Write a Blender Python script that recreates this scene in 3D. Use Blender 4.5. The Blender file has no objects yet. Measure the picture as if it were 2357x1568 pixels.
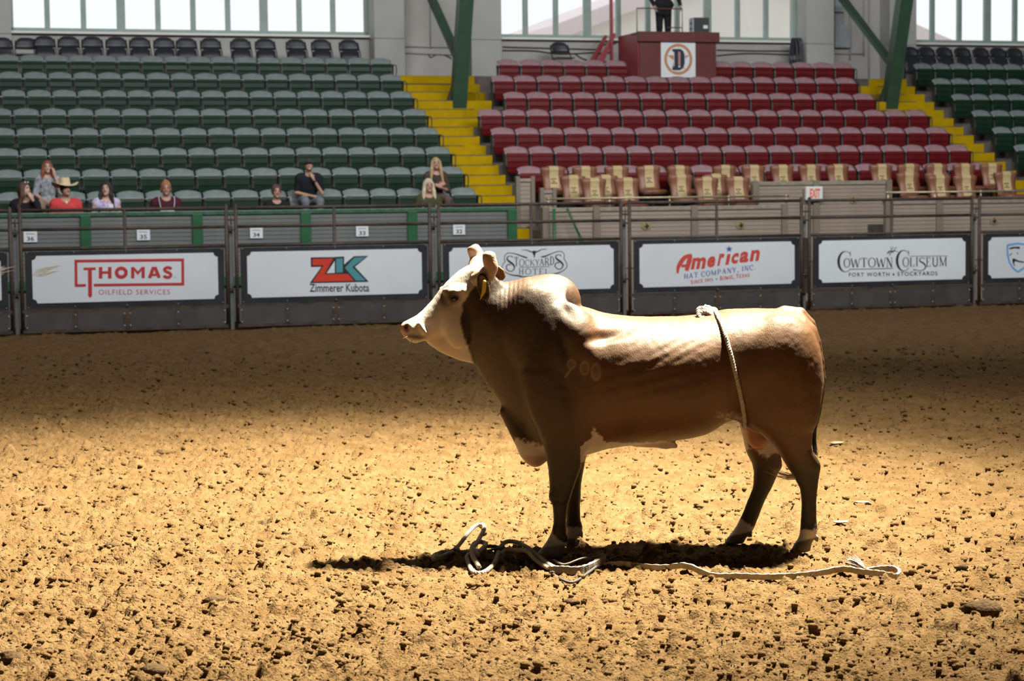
import bpy, bmesh, math, random
import numpy as np
from mathutils import Vector, Matrix

random.seed(7)
SC = bpy.context.scene
COL = SC.collection
# ------------------------------------------------------------------ camera
IW, IH = 2357, 1568
FPX = 4583.0            # 70 mm on a 36 mm wide sensor
CAMZ = 1.98
PITCH = math.atan((IH / 2 - 457.0) / FPX)
ROLL = 0.012
_f = np.array([0, math.cos(PITCH), -math.sin(PITCH)])
_u0 = np.array([0, math.sin(PITCH), math.cos(PITCH)])
_r0 = np.array([1.0, 0, 0])
_R = _r0 * math.cos(ROLL) - _u0 * math.sin(ROLL)
_U = _u0 * math.cos(ROLL) + _r0 * math.sin(ROLL)
_C = np.array([0, 0, CAMZ])
cam_d = bpy.data.cameras.new('camera')
cam = bpy.data.objects.new('camera', cam_d)
COL.objects.link(cam)
M = Matrix.Identity(4)
for i in range(3):
    M[i][0], M[i][1], M[i][2], M[i][3] = _R[i], _U[i], -_f[i], _C[i]
cam.matrix_world = M
cam_d.sensor_width = 36.0
cam_d.lens = FPX / IW * 36.0
cam_d.clip_end = 400
cam_d.dof.use_dof = True
cam_d.dof.focus_distance = 11.0
cam_d.dof.aperture_fstop = 4.5
SC.camera = cam
# ------------------------------------------------------------------ world and lights
wd = bpy.data.worlds.new('overcast_sky')
SC.world = wd
wd.use_nodes = True
_bg = wd.node_tree.nodes['Background']
_bg.inputs[0].default_value = (0.93, 0.97, 1.0, 1)
_bg.inputs[1].default_value = 1.25

kd = bpy.data.lights.new('arena_floodlight', 'SPOT')
kd.energy = 74000
kd.spot_size = math.radians(57)
kd.spot_blend = 1.0
kd.shadow_soft_size = 0.35
kd.color = (1.0, 0.94, 0.75)
key = bpy.data.objects.new('arena_floodlight', kd)
COL.objects.link(key)
key.location = (3.9, 13.5, 12.4)
key.rotation_euler = (Vector((-1.3, 12.3, 0)) - key.location).to_track_quat('-Z', 'Y').to_euler()

wl = bpy.data.lights.new('pool_edge_fill', 'SPOT')  # weaker wide spot, added to soften the edge of the light pool
wl.energy = 15000; wl.spot_size = math.radians(94); wl.spot_blend = 1.0; wl.shadow_soft_size = 0.5; wl.color = kd.color
wo = bpy.data.objects.new('pool_edge_fill', wl)
COL.objects.link(wo)
wo.location = (4.2, 13.7, 12.4); wo.rotation_euler = key.rotation_euler
# unseen area light added to brighten the banners and the stands
hd_ = bpy.data.lights.new('stand_fill', 'AREA')
hd_.shape = 'RECTANGLE'; hd_.size = 26; hd_.size_y = 2.5
hd_.energy = 6000; hd_.color = (0.95, 0.98, 1.0)
sl = bpy.data.objects.new('stand_fill', hd_)
COL.objects.link(sl)
sl.location = (4.0, 21.0, 12.4)
sl.rotation_euler = (Vector((1.5, 36.5, 14.6)) - sl.location).to_track_quat('-Z', 'Y').to_euler()

SC.view_settings.view_transform = 'Standard'
SC.view_settings.look = 'None'
SC.view_settings.gamma = 1.0
SC.view_settings.use_curve_mapping = False
SC.view_settings.exposure = 0.0

# ------------------------------------------------------------------ coordinates of the grandstand: u along the fence, v away from the arena
TH = math.radians(17.2)
UA = np.array([math.cos(TH), math.sin(TH), 0])
VA = np.array([-math.sin(TH), math.cos(TH), 0])
F0 = np.array([0, 32.5, 0])
def L(u, v, z=0.0):
    return Vector(F0 + UA * u + VA * v + np.array([0, 0, z]))
def _ray(x, y):
    return _f + _R * (x - IW / 2) / FPX + _U * (IH / 2 - y) / FPX
def onv(x, y, v):
    d = _ray(x, y); t = ((F0 - _C) @ VA + v) / (d @ VA); P = _C + d * t
    return float((P - F0) @ UA), float(P[2])
def onz(x, y, z=0.0):
    d = _ray(x, y); P = _C + d * ((z - CAMZ) / d[2]); return Vector(P)
def onY(x, y, Y):
    d = _ray(x, y); P = _C + d * (Y / d[1]); return float(P[0]), float(P[2])

# ------------------------------------------------------------------ materials
MATS = {}
def mat(name, c, rough=0.6, metal=0.0, c2=None, scale=8.0, bump=0.0, bscale=None, spec=0.5, sheen=0.0, coat=0.0, detail=4.0, stretch=None):
    if name in MATS: return MATS[name]
    m = bpy.data.materials.new(name); m.use_nodes = True
    nt = m.node_tree; b = nt.nodes['Principled BSDF']
    b.inputs['Base Color'].default_value = (*c, 1)
    b.inputs['Roughness'].default_value = rough
    b.inputs['Metallic'].default_value = metal
    b.inputs['Specular IOR Level'].default_value = spec
    if sheen: b.inputs['Sheen Weight'].default_value = sheen
    if coat: b.inputs['Coat Weight'].default_value = coat; b.inputs['Coat Roughness'].default_value = 0.15
    tc = nt.nodes.new('ShaderNodeTexCoord')
    src = tc.outputs['Object']
    if stretch:
        mp = nt.nodes.new('ShaderNodeMapping'); mp.inputs['Scale'].default_value = stretch
        nt.links.new(src, mp.inputs['Vector']); src = mp.outputs['Vector']
    if c2 is not None:
        n = nt.nodes.new('ShaderNodeTexNoise'); n.inputs['Scale'].default_value = scale; n.inputs['Detail'].default_value = detail
        nt.links.new(src, n.inputs['Vector'])
        r = nt.nodes.new('ShaderNodeValToRGB'); r.color_ramp.elements[0].position = 0.35; r.color_ramp.elements[1].position = 0.68
        r.color_ramp.elements[0].color = (*c, 1); r.color_ramp.elements[1].color = (*c2, 1)
        nt.links.new(n.outputs['Fac'], r.inputs['Fac']); nt.links.new(r.outputs['Color'], b.inputs['Base Color'])
    if bump:
        n = nt.nodes.new('ShaderNodeTexNoise'); n.inputs['Scale'].default_value = bscale or scale * 3; n.inputs['Detail'].default_value = 5
        nt.links.new(src, n.inputs['Vector'])
        bp = nt.nodes.new('ShaderNodeBump'); bp.inputs['Strength'].default_value = bump; bp.inputs['Distance'].default_value = 0.02
        nt.links.new(n.outputs['Fac'], bp.inputs['Height']); nt.links.new(bp.outputs['Normal'], b.inputs['Normal'])
    MATS[name] = m
    return m

# ------------------------------------------------------------------ mesh helpers
class MB:
    def __init__(s): s.v = []; s.f = []
    def add(s, vs, fs):
        o = len(s.v); s.v += [tuple(map(float, p)) for p in vs]; s.f += [tuple(i + o for i in f) for f in fs]; return s
    def box(s, x0, x1, y0, y1, z0, z1, ch=0.0):
        if ch <= 0:
            return s.add([(x0,y0,z0),(x1,y0,z0),(x1,y1,z0),(x0,y1,z0),(x0,y0,z1),(x1,y0,z1),(x1,y1,z1),(x0,y1,z1)],
                         [(0,3,2,1),(4,5,6,7),(0,1,5,4),(1,2,6,5),(2,3,7,6),(3,0,4,7)])
        bm = bmesh.new(); bmesh.ops.create_cube(bm, size=1.0)
        for v in bm.verts: v.co = Vector(((x0+x1)/2 + v.co.x*(x1-x0), (y0+y1)/2 + v.co.y*(y1-y0), (z0+z1)/2 + v.co.z*(z1-z0)))
        bmesh.ops.bevel(bm, geom=bm.edges[:], offset=ch, segments=2, affect='EDGES', profile=0.5)
        bm.verts.index_update()
        s.add([v.co for v in bm.verts], [[v.index for v in f.verts] for f in bm.faces]); bm.free(); return s
    def tube(s, path, r, n=8, cap=True, squash=1.0):
        P = [Vector(p) for p in path]; k = len(P)
        rs = r if hasattr(r, '__len__') else [r] * k
        rings = []; nrm = None
        for i in range(k):
            t = (P[min(i+1, k-1)] - P[max(i-1, 0)])
            if t.length < 1e-9: t = Vector((0,0,1))
            t.normalize()
            if nrm is None:
                a = Vector((0,0,1)) if abs(t.z) < 0.9 else Vector((1,0,0))
                nrm = (a - t * a.dot(t)).normalized()
            else:
                nrm = nrm - t * nrm.dot(t)
                nrm = nrm.normalized() if nrm.length > 1e-6 else t.orthogonal().normalized()
            bn = t.cross(nrm)
            rings.append([P[i] + nrm * (math.cos(2*math.pi*j/n) * rs[i] * squash) + bn * (math.sin(2*math.pi*j/n) * rs[i]) for j in range(n)])
        vs = [p for rg in rings for p in rg]; fs = []
        for i in range(k - 1):
            for j in range(n):
                a = i*n + j; b = i*n + (j+1) % n
                fs.append((a, b, b + n, a + n))
        if cap: fs.append(tuple(reversed(range(n)))); fs.append(tuple((k-1)*n + j for j in range(n)))
        return s.add(vs, fs)
    def poly(s, pts, y0, y1):
        """outline in x,z extruded along y; front face at y0"""
        n = len(pts)
        bm = bmesh.new()
        vs = [bm.verts.new((p[0], y0, p[1])) for p in pts]
        es = [bm.edges.new((vs[i], vs[(i+1) % n])) for i in range(n)]
        bmesh.ops.triangle_fill(bm, use_beauty=True, use_dissolve=False, edges=es)
        bm.verts.index_update()
        fr = [[v.index for v in f.verts] for f in bm.faces]; cs = [v.co.copy() for v in bm.verts]; bm.free()
        m = len(cs)
        s.add([(c.x, y0, c.z) for c in cs] + [(c.x, y1, c.z) for c in cs],
              fr + [tuple(i + m for i in reversed(f)) for f in fr] + [(i, (i+1) % n, (i+1) % n + m, i + m) for i in range(n)])
        return s
    def sphere(s, c, r, seg=10, rings=6):
        rr = r if hasattr(r, '__len__') else (r, r, r)
        vs = [(c[0], c[1], c[2] + rr[2])]; fs = []
        for i in range(1, rings):
            a = math.pi * i / rings
            for j in range(seg):
                b = 2*math.pi*j/seg
                vs.append((c[0] + rr[0]*math.sin(a)*math.cos(b), c[1] + rr[1]*math.sin(a)*math.sin(b), c[2] + rr[2]*math.cos(a)))
        vs.append((c[0], c[1], c[2] - rr[2]))
        for j in range(seg): fs.append((0, 1 + j, 1 + (j+1) % seg))
        for i in range(rings - 2):
            for j in range(seg):
                a = 1 + i*seg + j; b = 1 + i*seg + (j+1) % seg
                fs.append((a, a + seg, b + seg, b))
        o = 1 + (rings-2)*seg
        for j in range(seg): fs.append((o + j, len(vs)-1, o + (j+1) % seg))
        return s.add(vs, fs)
    def strip(s, pts, ws, y0, y1):
        """flat stroke of varying width along a polyline in x,z"""
        P = [Vector((p[0], p[1])) for p in pts]; n = len(P)
        ws = ws if hasattr(ws, '__len__') else [ws] * n
        a = []; b = []
        for i in range(n):
            t = P[min(i+1, n-1)] - P[max(i-1, 0)]
            if t.length < 1e-9: t = Vector((1, 0))
            t.normalize(); q = Vector((-t.y, t.x)) * ws[i] / 2
            a.append(P[i] + q); b.append(P[i] - q)
        vs = [(p.x, y0, p.y) for p in a + b] + [(p.x, y1, p.y) for p in a + b]
        m = 2 * n; fs = []
        for i in range(n - 1):
            fs += [(i, i+1, n+i+1, n+i), (m+i, m+n+i, m+n+i+1, m+i+1), (i, m+i, m+i+1, i+1), (n+i, n+i+1, m+n+i+1, m+n+i)]
        fs += [(0, n, m+n, m), (n-1, m+n-1, m+2*n-1, 2*n-1)]
        return s.add(vs, fs)
    def mesh(s, name, m, smooth=False):
        me = bpy.data.meshes.new(name); me.from_pydata(s.v, [], s.f); me.validate(); 
        bm = bmesh.new(); bm.from_mesh(me); bmesh.ops.recalc_face_normals(bm, faces=bm.faces); bm.to_mesh(me); bm.free()
        if m: me.materials.append(m)
        if smooth: me.polygons.foreach_set('use_smooth', [True] * len(me.polygons))
        me.update(); return me
    def build(s, name, m, parent=None, loc=None, rz=0.0, smooth=False):
        return link(name, s.mesh(name, m, smooth), parent, loc, rz)
def link(name, me, parent=None, loc=None, rz=0.0):
    o = bpy.data.objects.new(name, me); COL.objects.link(o)
    if parent: o.parent = parent
    if loc is not None: o.location = loc
    o.rotation_euler = (0, 0, rz)
    return o
def tag(o, label=None, cat=None, group=None, kind=None):
    if label: o['label'] = label
    if cat: o['category'] = cat
    if group: o['group'] = group
    if kind: o['kind'] = kind
    return o
def thing(name, label, cat, loc=(0, 0, 0), rz=0.0, group=None):
    return tag(link(name, None, None, loc, rz), label, cat, group)
def struct(name, mb, m, loc=tuple(F0), rz=TH, smooth=False):
    return tag(mb.build(name, m, None, loc, rz, smooth), kind='structure')
def dup(o, parent=None):
    c = o.copy(); COL.objects.link(c); c.parent = parent
    for ch in o.children: dup(ch, c)
    return c
ORD = ['first','second','third','fourth','fifth','sixth','seventh','eighth','ninth','tenth','eleventh','twelfth','thirteenth','fourteenth','fifteenth','sixteenth','seventeenth','eighteenth','nineteenth','twentieth','twenty-first','twenty-second']
def catmull(pts, k=6):
    P = [Vector(p) for p in pts]; out = []
    for i in range(len(P) - 1):
        a = P[max(i-1, 0)]; b = P[i]; c = P[i+1]; d = P[min(i+2, len(P)-1)]
        for j in range(k):
            t = j / k
            out.append(0.5 * ((2*b) + (c-a)*t + (2*a-5*b+4*c-d)*t*t + (3*b-a-3*c+d)*t**3))
    out.append(P[-1]); return out

# text from the built-in typeface, fitted to a box in x,z
def text_mb(body, x0, x1, z0, z1, y0, y1, bold=0.0, shear=0.0, rot=0.0, mb=None, spacing=1.0):
    cu = bpy.data.curves.new('tmp', 'FONT'); cu.body = body; cu.offset = bold; cu.resolution_u = 3; cu.space_character = spacing
    ob = bpy.data.objects.new('tmp', cu); COL.objects.link(ob)
    bpy.context.view_layer.update()
    me = bpy.data.meshes.new_from_object(ob.evaluated_get(bpy.context.evaluated_depsgraph_get()))
    vs = np.array([v.co[:2] for v in me.vertices]); fs = [tuple(p.vertices) for p in me.polygons]
    bpy.data.objects.remove(ob); bpy.data.curves.remove(cu); bpy.data.meshes.remove(me)
    lo = vs.min(0); hi = vs.max(0)
    q = (vs - lo) / (hi - lo)
    x = x0 + q[:, 0] * (x1 - x0); z = z0 + q[:, 1] * (z1 - z0)
    x = x + shear * (z - z0); z = z + rot * (x - x0)
    mb = mb or MB(); n = len(vs)
    mb.add([(a, y0, b) for a, b in zip(x, z)], fs)
    return mb
# ------------------------------------------------------------------ implicit surfaces for bodies (one continuous skin per body)
def smooth_interp(t, xs, ys):
    xs = np.asarray(xs, float); ys = np.asarray(ys, float)
    if xs[0] > xs[-1]: xs = xs[::-1]; ys = ys[::-1]
    h = np.diff(xs); dlt = np.diff(ys) / h
    m = np.zeros_like(xs); m[0] = dlt[0]; m[-1] = dlt[-1]
    for i in range(1, len(xs) - 1):
        m[i] = 0 if dlt[i-1] * dlt[i] <= 0 else 3*(h[i-1]+h[i]) / ((2*h[i]+h[i-1])/dlt[i-1] + (h[i]+2*h[i-1])/dlt[i])
    tt = np.clip(t, xs[0], xs[-1]); i = np.clip(np.searchsorted(xs, tt) - 1, 0, len(xs) - 2)
    s = (tt - xs[i]) / h[i]
    return ((1+2*s)*(1-s)**2)*ys[i] + (s*(1-s)**2)*h[i]*m[i] + (s*s*(3-2*s))*ys[i+1] + (s*s*(s-1))*h[i]*m[i+1]

class Field:
    def __init__(s, lo, hi, vox):
        s.lo = np.array(lo, float); s.vox = vox
        s.n = np.ceil((np.array(hi) - s.lo) / vox).astype(int) + 1
        s.D = np.full(s.n, 1.0, np.float32)
        s.ax = [(s.lo[i] + vox * np.arange(s.n[i])).astype(np.float32) for i in range(3)]
    def win(s, lo, hi, pad):
        a = np.clip(np.floor((np.array(lo) - pad - s.lo) / s.vox).astype(int), 0, s.n - 1)
        b = np.clip(np.ceil((np.array(hi) + pad - s.lo) / s.vox).astype(int) + 1, 1, s.n)
        sl = tuple(slice(a[i], max(b[i], a[i]+1)) for i in range(3))
        return sl, s.ax[0][sl[0]][:, None, None], s.ax[1][sl[1]][None, :, None], s.ax[2][sl[2]][None, None, :]
    def put(s, sl, d, k, op):
        A = s.D[sl]; d = np.broadcast_to(d, A.shape)
        if op == 'add':
            if k > 0:
                h = np.maximum(k - np.abs(A - d), 0) / k; s.D[sl] = np.minimum(A, d) - h*h*k*0.25
            else: s.D[sl] = np.minimum(A, d)
        else:
            d = -d
            if k > 0:
                h = np.maximum(k - np.abs(A - d), 0) / k; s.D[sl] = np.maximum(A, d) + h*h*k*0.25
            else: s.D[sl] = np.maximum(A, d)
    def ell(s, c, r, k=0.02, R=None, op='add'):
        m = max(r); sl, x, y, z = s.win(np.array(c) - m, np.array(c) + m, 0.06 + k)
        p = [x - c[0], y - c[1], z - c[2]]
        if R is not None:
            p = [R[i][0]*p[0] + R[i][1]*p[1] + R[i][2]*p[2] for i in range(3)]
        k0 = np.sqrt((p[0]/r[0])**2 + (p[1]/r[1])**2 + (p[2]/r[2])**2) + 1e-6
        k1 = np.sqrt((p[0]/r[0]**2)**2 + (p[1]/r[1]**2)**2 + (p[2]/r[2]**2)**2) + 1e-6
        s.put(sl, k0 * (k0 - 1) / k1, k, op)
    def cone(s, a, b, ra, rb, k=0.02, op='add', sy=1.0):
        a = np.array(a, float); b = np.array(b, float); m = max(ra, rb) * max(1, 1/sy)
        sl, x, y, z = s.win(np.minimum(a, b) - m, np.maximum(a, b) + m, 0.05 + k)
        ab = b - a; L2 = ab @ ab + 1e-12
        px, py, pz = x - a[0], y - a[1], z - a[2]
        t = np.clip((px*ab[0] + py*ab[1] + pz*ab[2]) / L2, 0, 1)
        d = np.sqrt((px - t*ab[0])**2 + ((py - t*ab[1])*sy)**2 + (pz - t*ab[2])**2) - (ra + (rb-ra)*t)
        s.put(sl, d, k, op)
    def chain(s, pts, rs, k=0.01, op='add'):
        for i in range(len(pts) - 1): s.cone(pts[i], pts[i+1], rs[i], rs[i+1], k if i == 0 else 0.006, op)
    def loft(s, axis, ts, lo, hi, hw, yc, k=0.04, frac=0.5, nu=2.2, nl=2.2, op='add', xf=None):
        """section along x (heights z) or along z (depths x); width always along y"""
        ts = np.array(ts); lo = np.array(lo); hi = np.array(hi); hw = np.array(hw); W = hw.max()
        yc = np.broadcast_to(np.asarray(yc, float), ts.shape)
        if axis == 'x': b0 = (ts.min(), yc.min() - W, lo.min()); b1 = (ts.max(), yc.max() + W, hi.max())
        else: b0 = (lo.min(), yc.min() - W, ts.min()); b1 = (hi.max(), yc.max() + W, ts.max())
        sl, x, y, z = s.win(b0, b1, 0.08 + k)
        t, c = (x, z) if axis == 'x' else (z, x)
        I = lambda a: smooth_interp(t, ts, a).astype(np.float32)
        l, h, w, ycc = I(lo), I(hi), I(hw), I(yc)
        s.put(sl, s._sec(t, c, y - ycc, l, h, w, ts, frac, nu, nl), k, op)
    def _sec(s, t, c, yy, l, h, w, ts, frac, nu, nl):
        cc = l + (h - l) * frac
        q = c - cc
        au = np.maximum(h - cc, 1e-3); al = np.maximum(cc - l, 1e-3)
        a = np.where(q > 0, q / au, -q / al); b = np.abs(yy) / np.maximum(w, 1e-3)
        nn = np.where(q > 0, nu, nl)
        r = (a**nn + b**nn) ** (1/nn)
        d = (r - 1) * np.minimum(np.minimum(au, al), w)
        dt = np.maximum(np.maximum(ts.min() - t, t - ts.max()), 0)
        return np.where(dt > 0, np.sqrt(np.maximum(d, 0)**2 + dt**2) + 0*d, d)
    def loft_dir(s, o, e, n, ts, lo, hi, hw, k=0.03, frac=0.5, nu=2.3, nl=2.3, yaw=0.0, piv=(0, 0)):
        """section along a slanted axis e in the x,z plane, optionally turned about a vertical line"""
        ts = np.array(ts); R = float(max(ts.max() - ts.min(), 0.3))
        sl, x, y, z = s.win((o[0] - .15, -.3, o[1] - .3), (o[0] + R + .1, .3, o[1] + R), 0.05)
        x, y = unyaw(x, y, yaw, piv)
        t = (x - o[0])*e[0] + (z - o[1])*e[1]; c = (x - o[0])*n[0] + (z - o[1])*n[1]
        I = lambda a: smooth_interp(t, ts, a).astype(np.float32)
        s.put(sl, s._sec(t, c, y + 0*t, I(lo), I(hi), I(hw), ts, frac, nu, nl), k, 'add')
    def surface(s):
        D = s.D; n = D.shape
        S = D < 0
        c = np.zeros((n[0]-1, n[1]-1, n[2]-1), np.int8)
        for i in (0, 1):
            for j in (0, 1):
                for k in (0, 1): c += S[i:n[0]-1+i, j:n[1]-1+j, k:n[2]-1+k]
        act = np.argwhere((c > 0) & (c < 8)); N = len(act)
        idx = np.full(c.shape, -1, np.int32); idx[act[:, 0], act[:, 1], act[:, 2]] = np.arange(N)
        cor = [(i, j, k) for i in (0, 1) for j in (0, 1) for k in (0, 1)]
        V = np.stack([D[act[:, 0]+i, act[:, 1]+j, act[:, 2]+k] for i, j, k in cor], 1)
        acc = np.zeros((N, 3)); cnt = np.zeros(N)
        for a in range(8):
            for b in range(a+1, 8):
                d = np.array(cor[b]) - np.array(cor[a])
                if np.abs(d).sum() != 1: continue
                va, vb = V[:, a], V[:, b]; m = (va < 0) != (vb < 0)
                t = np.where(m, va / np.where(m, va - vb, 1), 0)
                acc += m[:, None] * (np.array(cor[a]) + t[:, None] * d); cnt += m
        P = (act + acc / cnt[:, None]) * s.vox + s.lo
        F = []
        for ax in range(3):
            o1, o2 = [q for q in range(3) if q != ax]
            sa = [slice(1, n[q]-1) for q in range(3)]; sb = list(sa)
            sa[ax] = slice(0, n[ax]-1); sb[ax] = slice(1, n[ax])
            A = S[tuple(sa)]; B = S[tuple(sb)]
            e = np.argwhere(A != B); fl = A[e[:, 0], e[:, 1], e[:, 2]]
            off = np.ones(3, int); off[ax] = 0; e = e + off
            qs = []
            for d1, d2 in ((-1, -1), (0, -1), (0, 0), (-1, 0)):
                g = e.copy(); g[:, o1] += d1; g[:, o2] += d2
                qs.append(idx[g[:, 0], g[:, 1], g[:, 2]])
            Q = np.stack(qs, 1); 
            if ax == 1: fl = ~fl
            Q[~fl] = Q[~fl][:, ::-1]; F.append(Q)
        F = np.concatenate(F); F = F[(F >= 0).all(1)]
        return P, F
def unyaw(x, y, a, piv):
    c, s_ = math.cos(a), math.sin(a)
    dx, dy = x - piv[0], y - piv[1]
    return piv[0] + c*dx + s_*dy, piv[1] - s_*dx + c*dy
def yawpt(p, a, piv):
    c, s_ = math.cos(a), math.sin(a); dx, dy = p[0] - piv[0], p[1] - piv[1]
    return (piv[0] + c*dx - s_*dy, piv[1] + s_*dx + c*dy, p[2])
def np_mesh(name, P, F, m, col=None, smooth=True):
    me = bpy.data.meshes.new(name)
    me.vertices.add(len(P)); me.vertices.foreach_set('co', np.ascontiguousarray(P, np.float32).ravel())
    k = F.shape[1]
    me.loops.add(F.size); me.loops.foreach_set('vertex_index', np.ascontiguousarray(F, np.int32).ravel())
    me.polygons.add(len(F)); me.polygons.foreach_set('loop_start', np.arange(0, F.size, k, dtype=np.int32))
    me.update(calc_edges=True)
    if smooth: me.polygons.foreach_set('use_smooth', np.ones(len(F), bool))
    if m: me.materials.append(m)
    if col is not None:
        a = me.color_attributes.new('Col', 'FLOAT_COLOR', 'POINT')
        a.data.foreach_set('color', np.concatenate([col, np.ones((len(P), 1))], 1).astype(np.float32).ravel())
    return me
def vnormals(P, F):
    a = P[F[:, 0]]; n = np.cross(P[F[:, 2]] - a, P[F[:, 3]] - P[F[:, 1]])
    N = np.zeros_like(P)
    for i in range(4): 
        for c in range(3): N[:, c] += np.bincount(F[:, i], n[:, c], len(P))
    return N / (np.linalg.norm(N, axis=1)[:, None] + 1e-12)
def h01(i, j, s):
    v = np.sin(i * 127.1 + j * 311.7 + s * 74.7) * 43758.5453
    return v - np.floor(v)
def vnoise(x, y, s=0):
    i = np.floor(x); j = np.floor(y); fx = x - i; fy = y - j
    fx = fx*fx*(3-2*fx); fy = fy*fy*(3-2*fy)
    return (h01(i, j, s)*(1-fx) + h01(i+1, j, s)*fx)*(1-fy) + (h01(i, j+1, s)*(1-fx) + h01(i+1, j+1, s)*fx)*fy
def fbm(x, y, s=0, o=4):
    r = 0; a = 0.5; t = 0
    for k in range(o): r = r + a * vnoise(x * 2**k, y * 2**k, s + k); t += a; a *= 0.5
    return r / t
# ------------------------------------------------------------------ arena dirt
def dirt_height(X, Y):
    h = 0.05 * (fbm(X*0.7, Y*0.7, 3, 3) - 0.5) + 0.05 * (fbm(X*3.1, Y*3.1, 11, 4) - 0.5) + 0.030 * (fbm(X*23, Y*23, 23, 3) - 0.5) + 0.022 * (np.abs(2*fbm(X*31 + 7, Y*31, 29, 3) - 1)**0.8 - .3)
    for sc, rmin, rmax, dens, sd in ((0.16, .025, .06, .22, 1), (0.075, .012, .036, .55, 2), (0.040, .008, .022, .8, 3)):
        gx = np.floor(X / sc); gy = np.floor(Y / sc); best = np.zeros_like(X)
        for i in (-1, 0, 1):
            for j in (-1, 0, 1):
                a = gx + i; b = gy + j
                on = h01(a, b, sd*9+1) < dens
                cx = (a + 0.15 + 0.7*h01(a, b, sd*9+2)) * sc; cy = (b + 0.15 + 0.7*h01(a, b, sd*9+3)) * sc
                r = rmin + (rmax - rmin) * h01(a, b, sd*9+4)**2
                an = h01(a, b, sd*9+5) * 6.28; e = 0.6 + 0.5*h01(a, b, sd*9+6)
                dx = X - cx; dy = Y - cy
                ux = (dx*np.cos(an) + dy*np.sin(an)); uy = (-dx*np.sin(an) + dy*np.cos(an)) / e
                d2 = (ux*ux + uy*uy) / (r*r)
                best = np.maximum(best, np.where(on & (d2 < 1), np.sqrt(np.maximum(1 - d2, 0)) * r * (0.55 + 0.5*h01(a, b, sd*9+7)), 0))
        h = h + best
    return h - 0.012
m_dirt = mat('arena_dirt', (0.108, 0.0615, 0.0245), 0.95, 0, (0.155, 0.094, 0.042), 5.0, 0.9, 90.0, spec=0.04, detail=8)
def fan_patch(y0, y1, ny, nx, half, pw=1.0):
    t = np.linspace(0, 1, ny); ys = 1 / (1/y0 + (1/y1 - 1/y0) * t)
    s = np.linspace(-1, 1, nx)
    Y = np.repeat(ys[:, None], nx, 1); X = (Y * half + 1.7) * s[None, :]
    return X, Y
X_, Y_ = fan_patch(6.6, 39.0, 850, 860, 0.27)
Z_ = dirt_height(X_, Y_)
# keep the dirt below the foot of the fence and beyond it
_n, _m = X_.shape
P = np.stack([X_, Y_, Z_], -1).reshape(-1, 3)
I_ = np.arange(_n*_m).reshape(_n, _m)
Fq = np.stack([I_[:-1, :-1], I_[:-1, 1:], I_[1:, 1:], I_[1:, :-1]], -1).reshape(-1, 4)
tag(link('floor', np_mesh('floor', P, Fq, m_dirt)), kind='structure')
base = MB(); base.box(-60, 60, -25, 70, -0.30, -0.04)
tag(base.build('floor', m_dirt), kind='structure')
def dz(x, y):
    return float(dirt_height(np.array([x]), np.array([y]))[0])
# loose crumbs of dirt: nobody could count them
def clod_template(seed, sub=1):
    r = random.Random(seed)
    bm = bmesh.new(); bmesh.ops.create_icosphere(bm, subdivisions=sub, radius=1.0)
    for v in bm.verts: v.co = v.co * (0.72 + 0.5 * r.random())
    bm.verts.index_update()
    V = np.array([v.co[:] for v in bm.verts]); F = np.array([[v.index for v in f.verts] for f in bm.faces]); bm.free()
    return V, F
rng = np.random.default_rng(5)
TPL = [clod_template(s) for s in range(6)]
PV = []; PF = []; off = 0
NC = 31000
yy = 1 / (1/7.6 + (1/26.0 - 1/7.6) * rng.random(NC)); xx = (yy * 0.265 + 1.0) * (rng.random(NC)*2 - 1)
zz = dirt_height(xx, yy)
for i in range(NC):
    V, Fm = TPL[i % 6]
    sz = (0.004 + 0.017 * rng.random()**4) * (1.0 + 0.03*(yy[i]-8))
    a = rng.random() * 6.28; c, s_ = math.cos(a), math.sin(a)
    W = V * np.array([1.2, 0.95, 0.8]) * sz
    W = np.stack([W[:, 0]*c - W[:, 1]*s_, W[:, 0]*s_ + W[:, 1]*c, W[:, 2]], 1) + np.array([xx[i], yy[i], zz[i] + 0.15*sz])
    PV.append(W); PF.append(Fm + off); off += len(V)
tag(link('dirt_crumbs', np_mesh('dirt_crumbs', np.concatenate(PV), np.concatenate(PF), m_dirt, smooth=False)),
    'loose crumbs of brown dirt scattered over the arena floor', 'dirt', kind='stuff')
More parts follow.
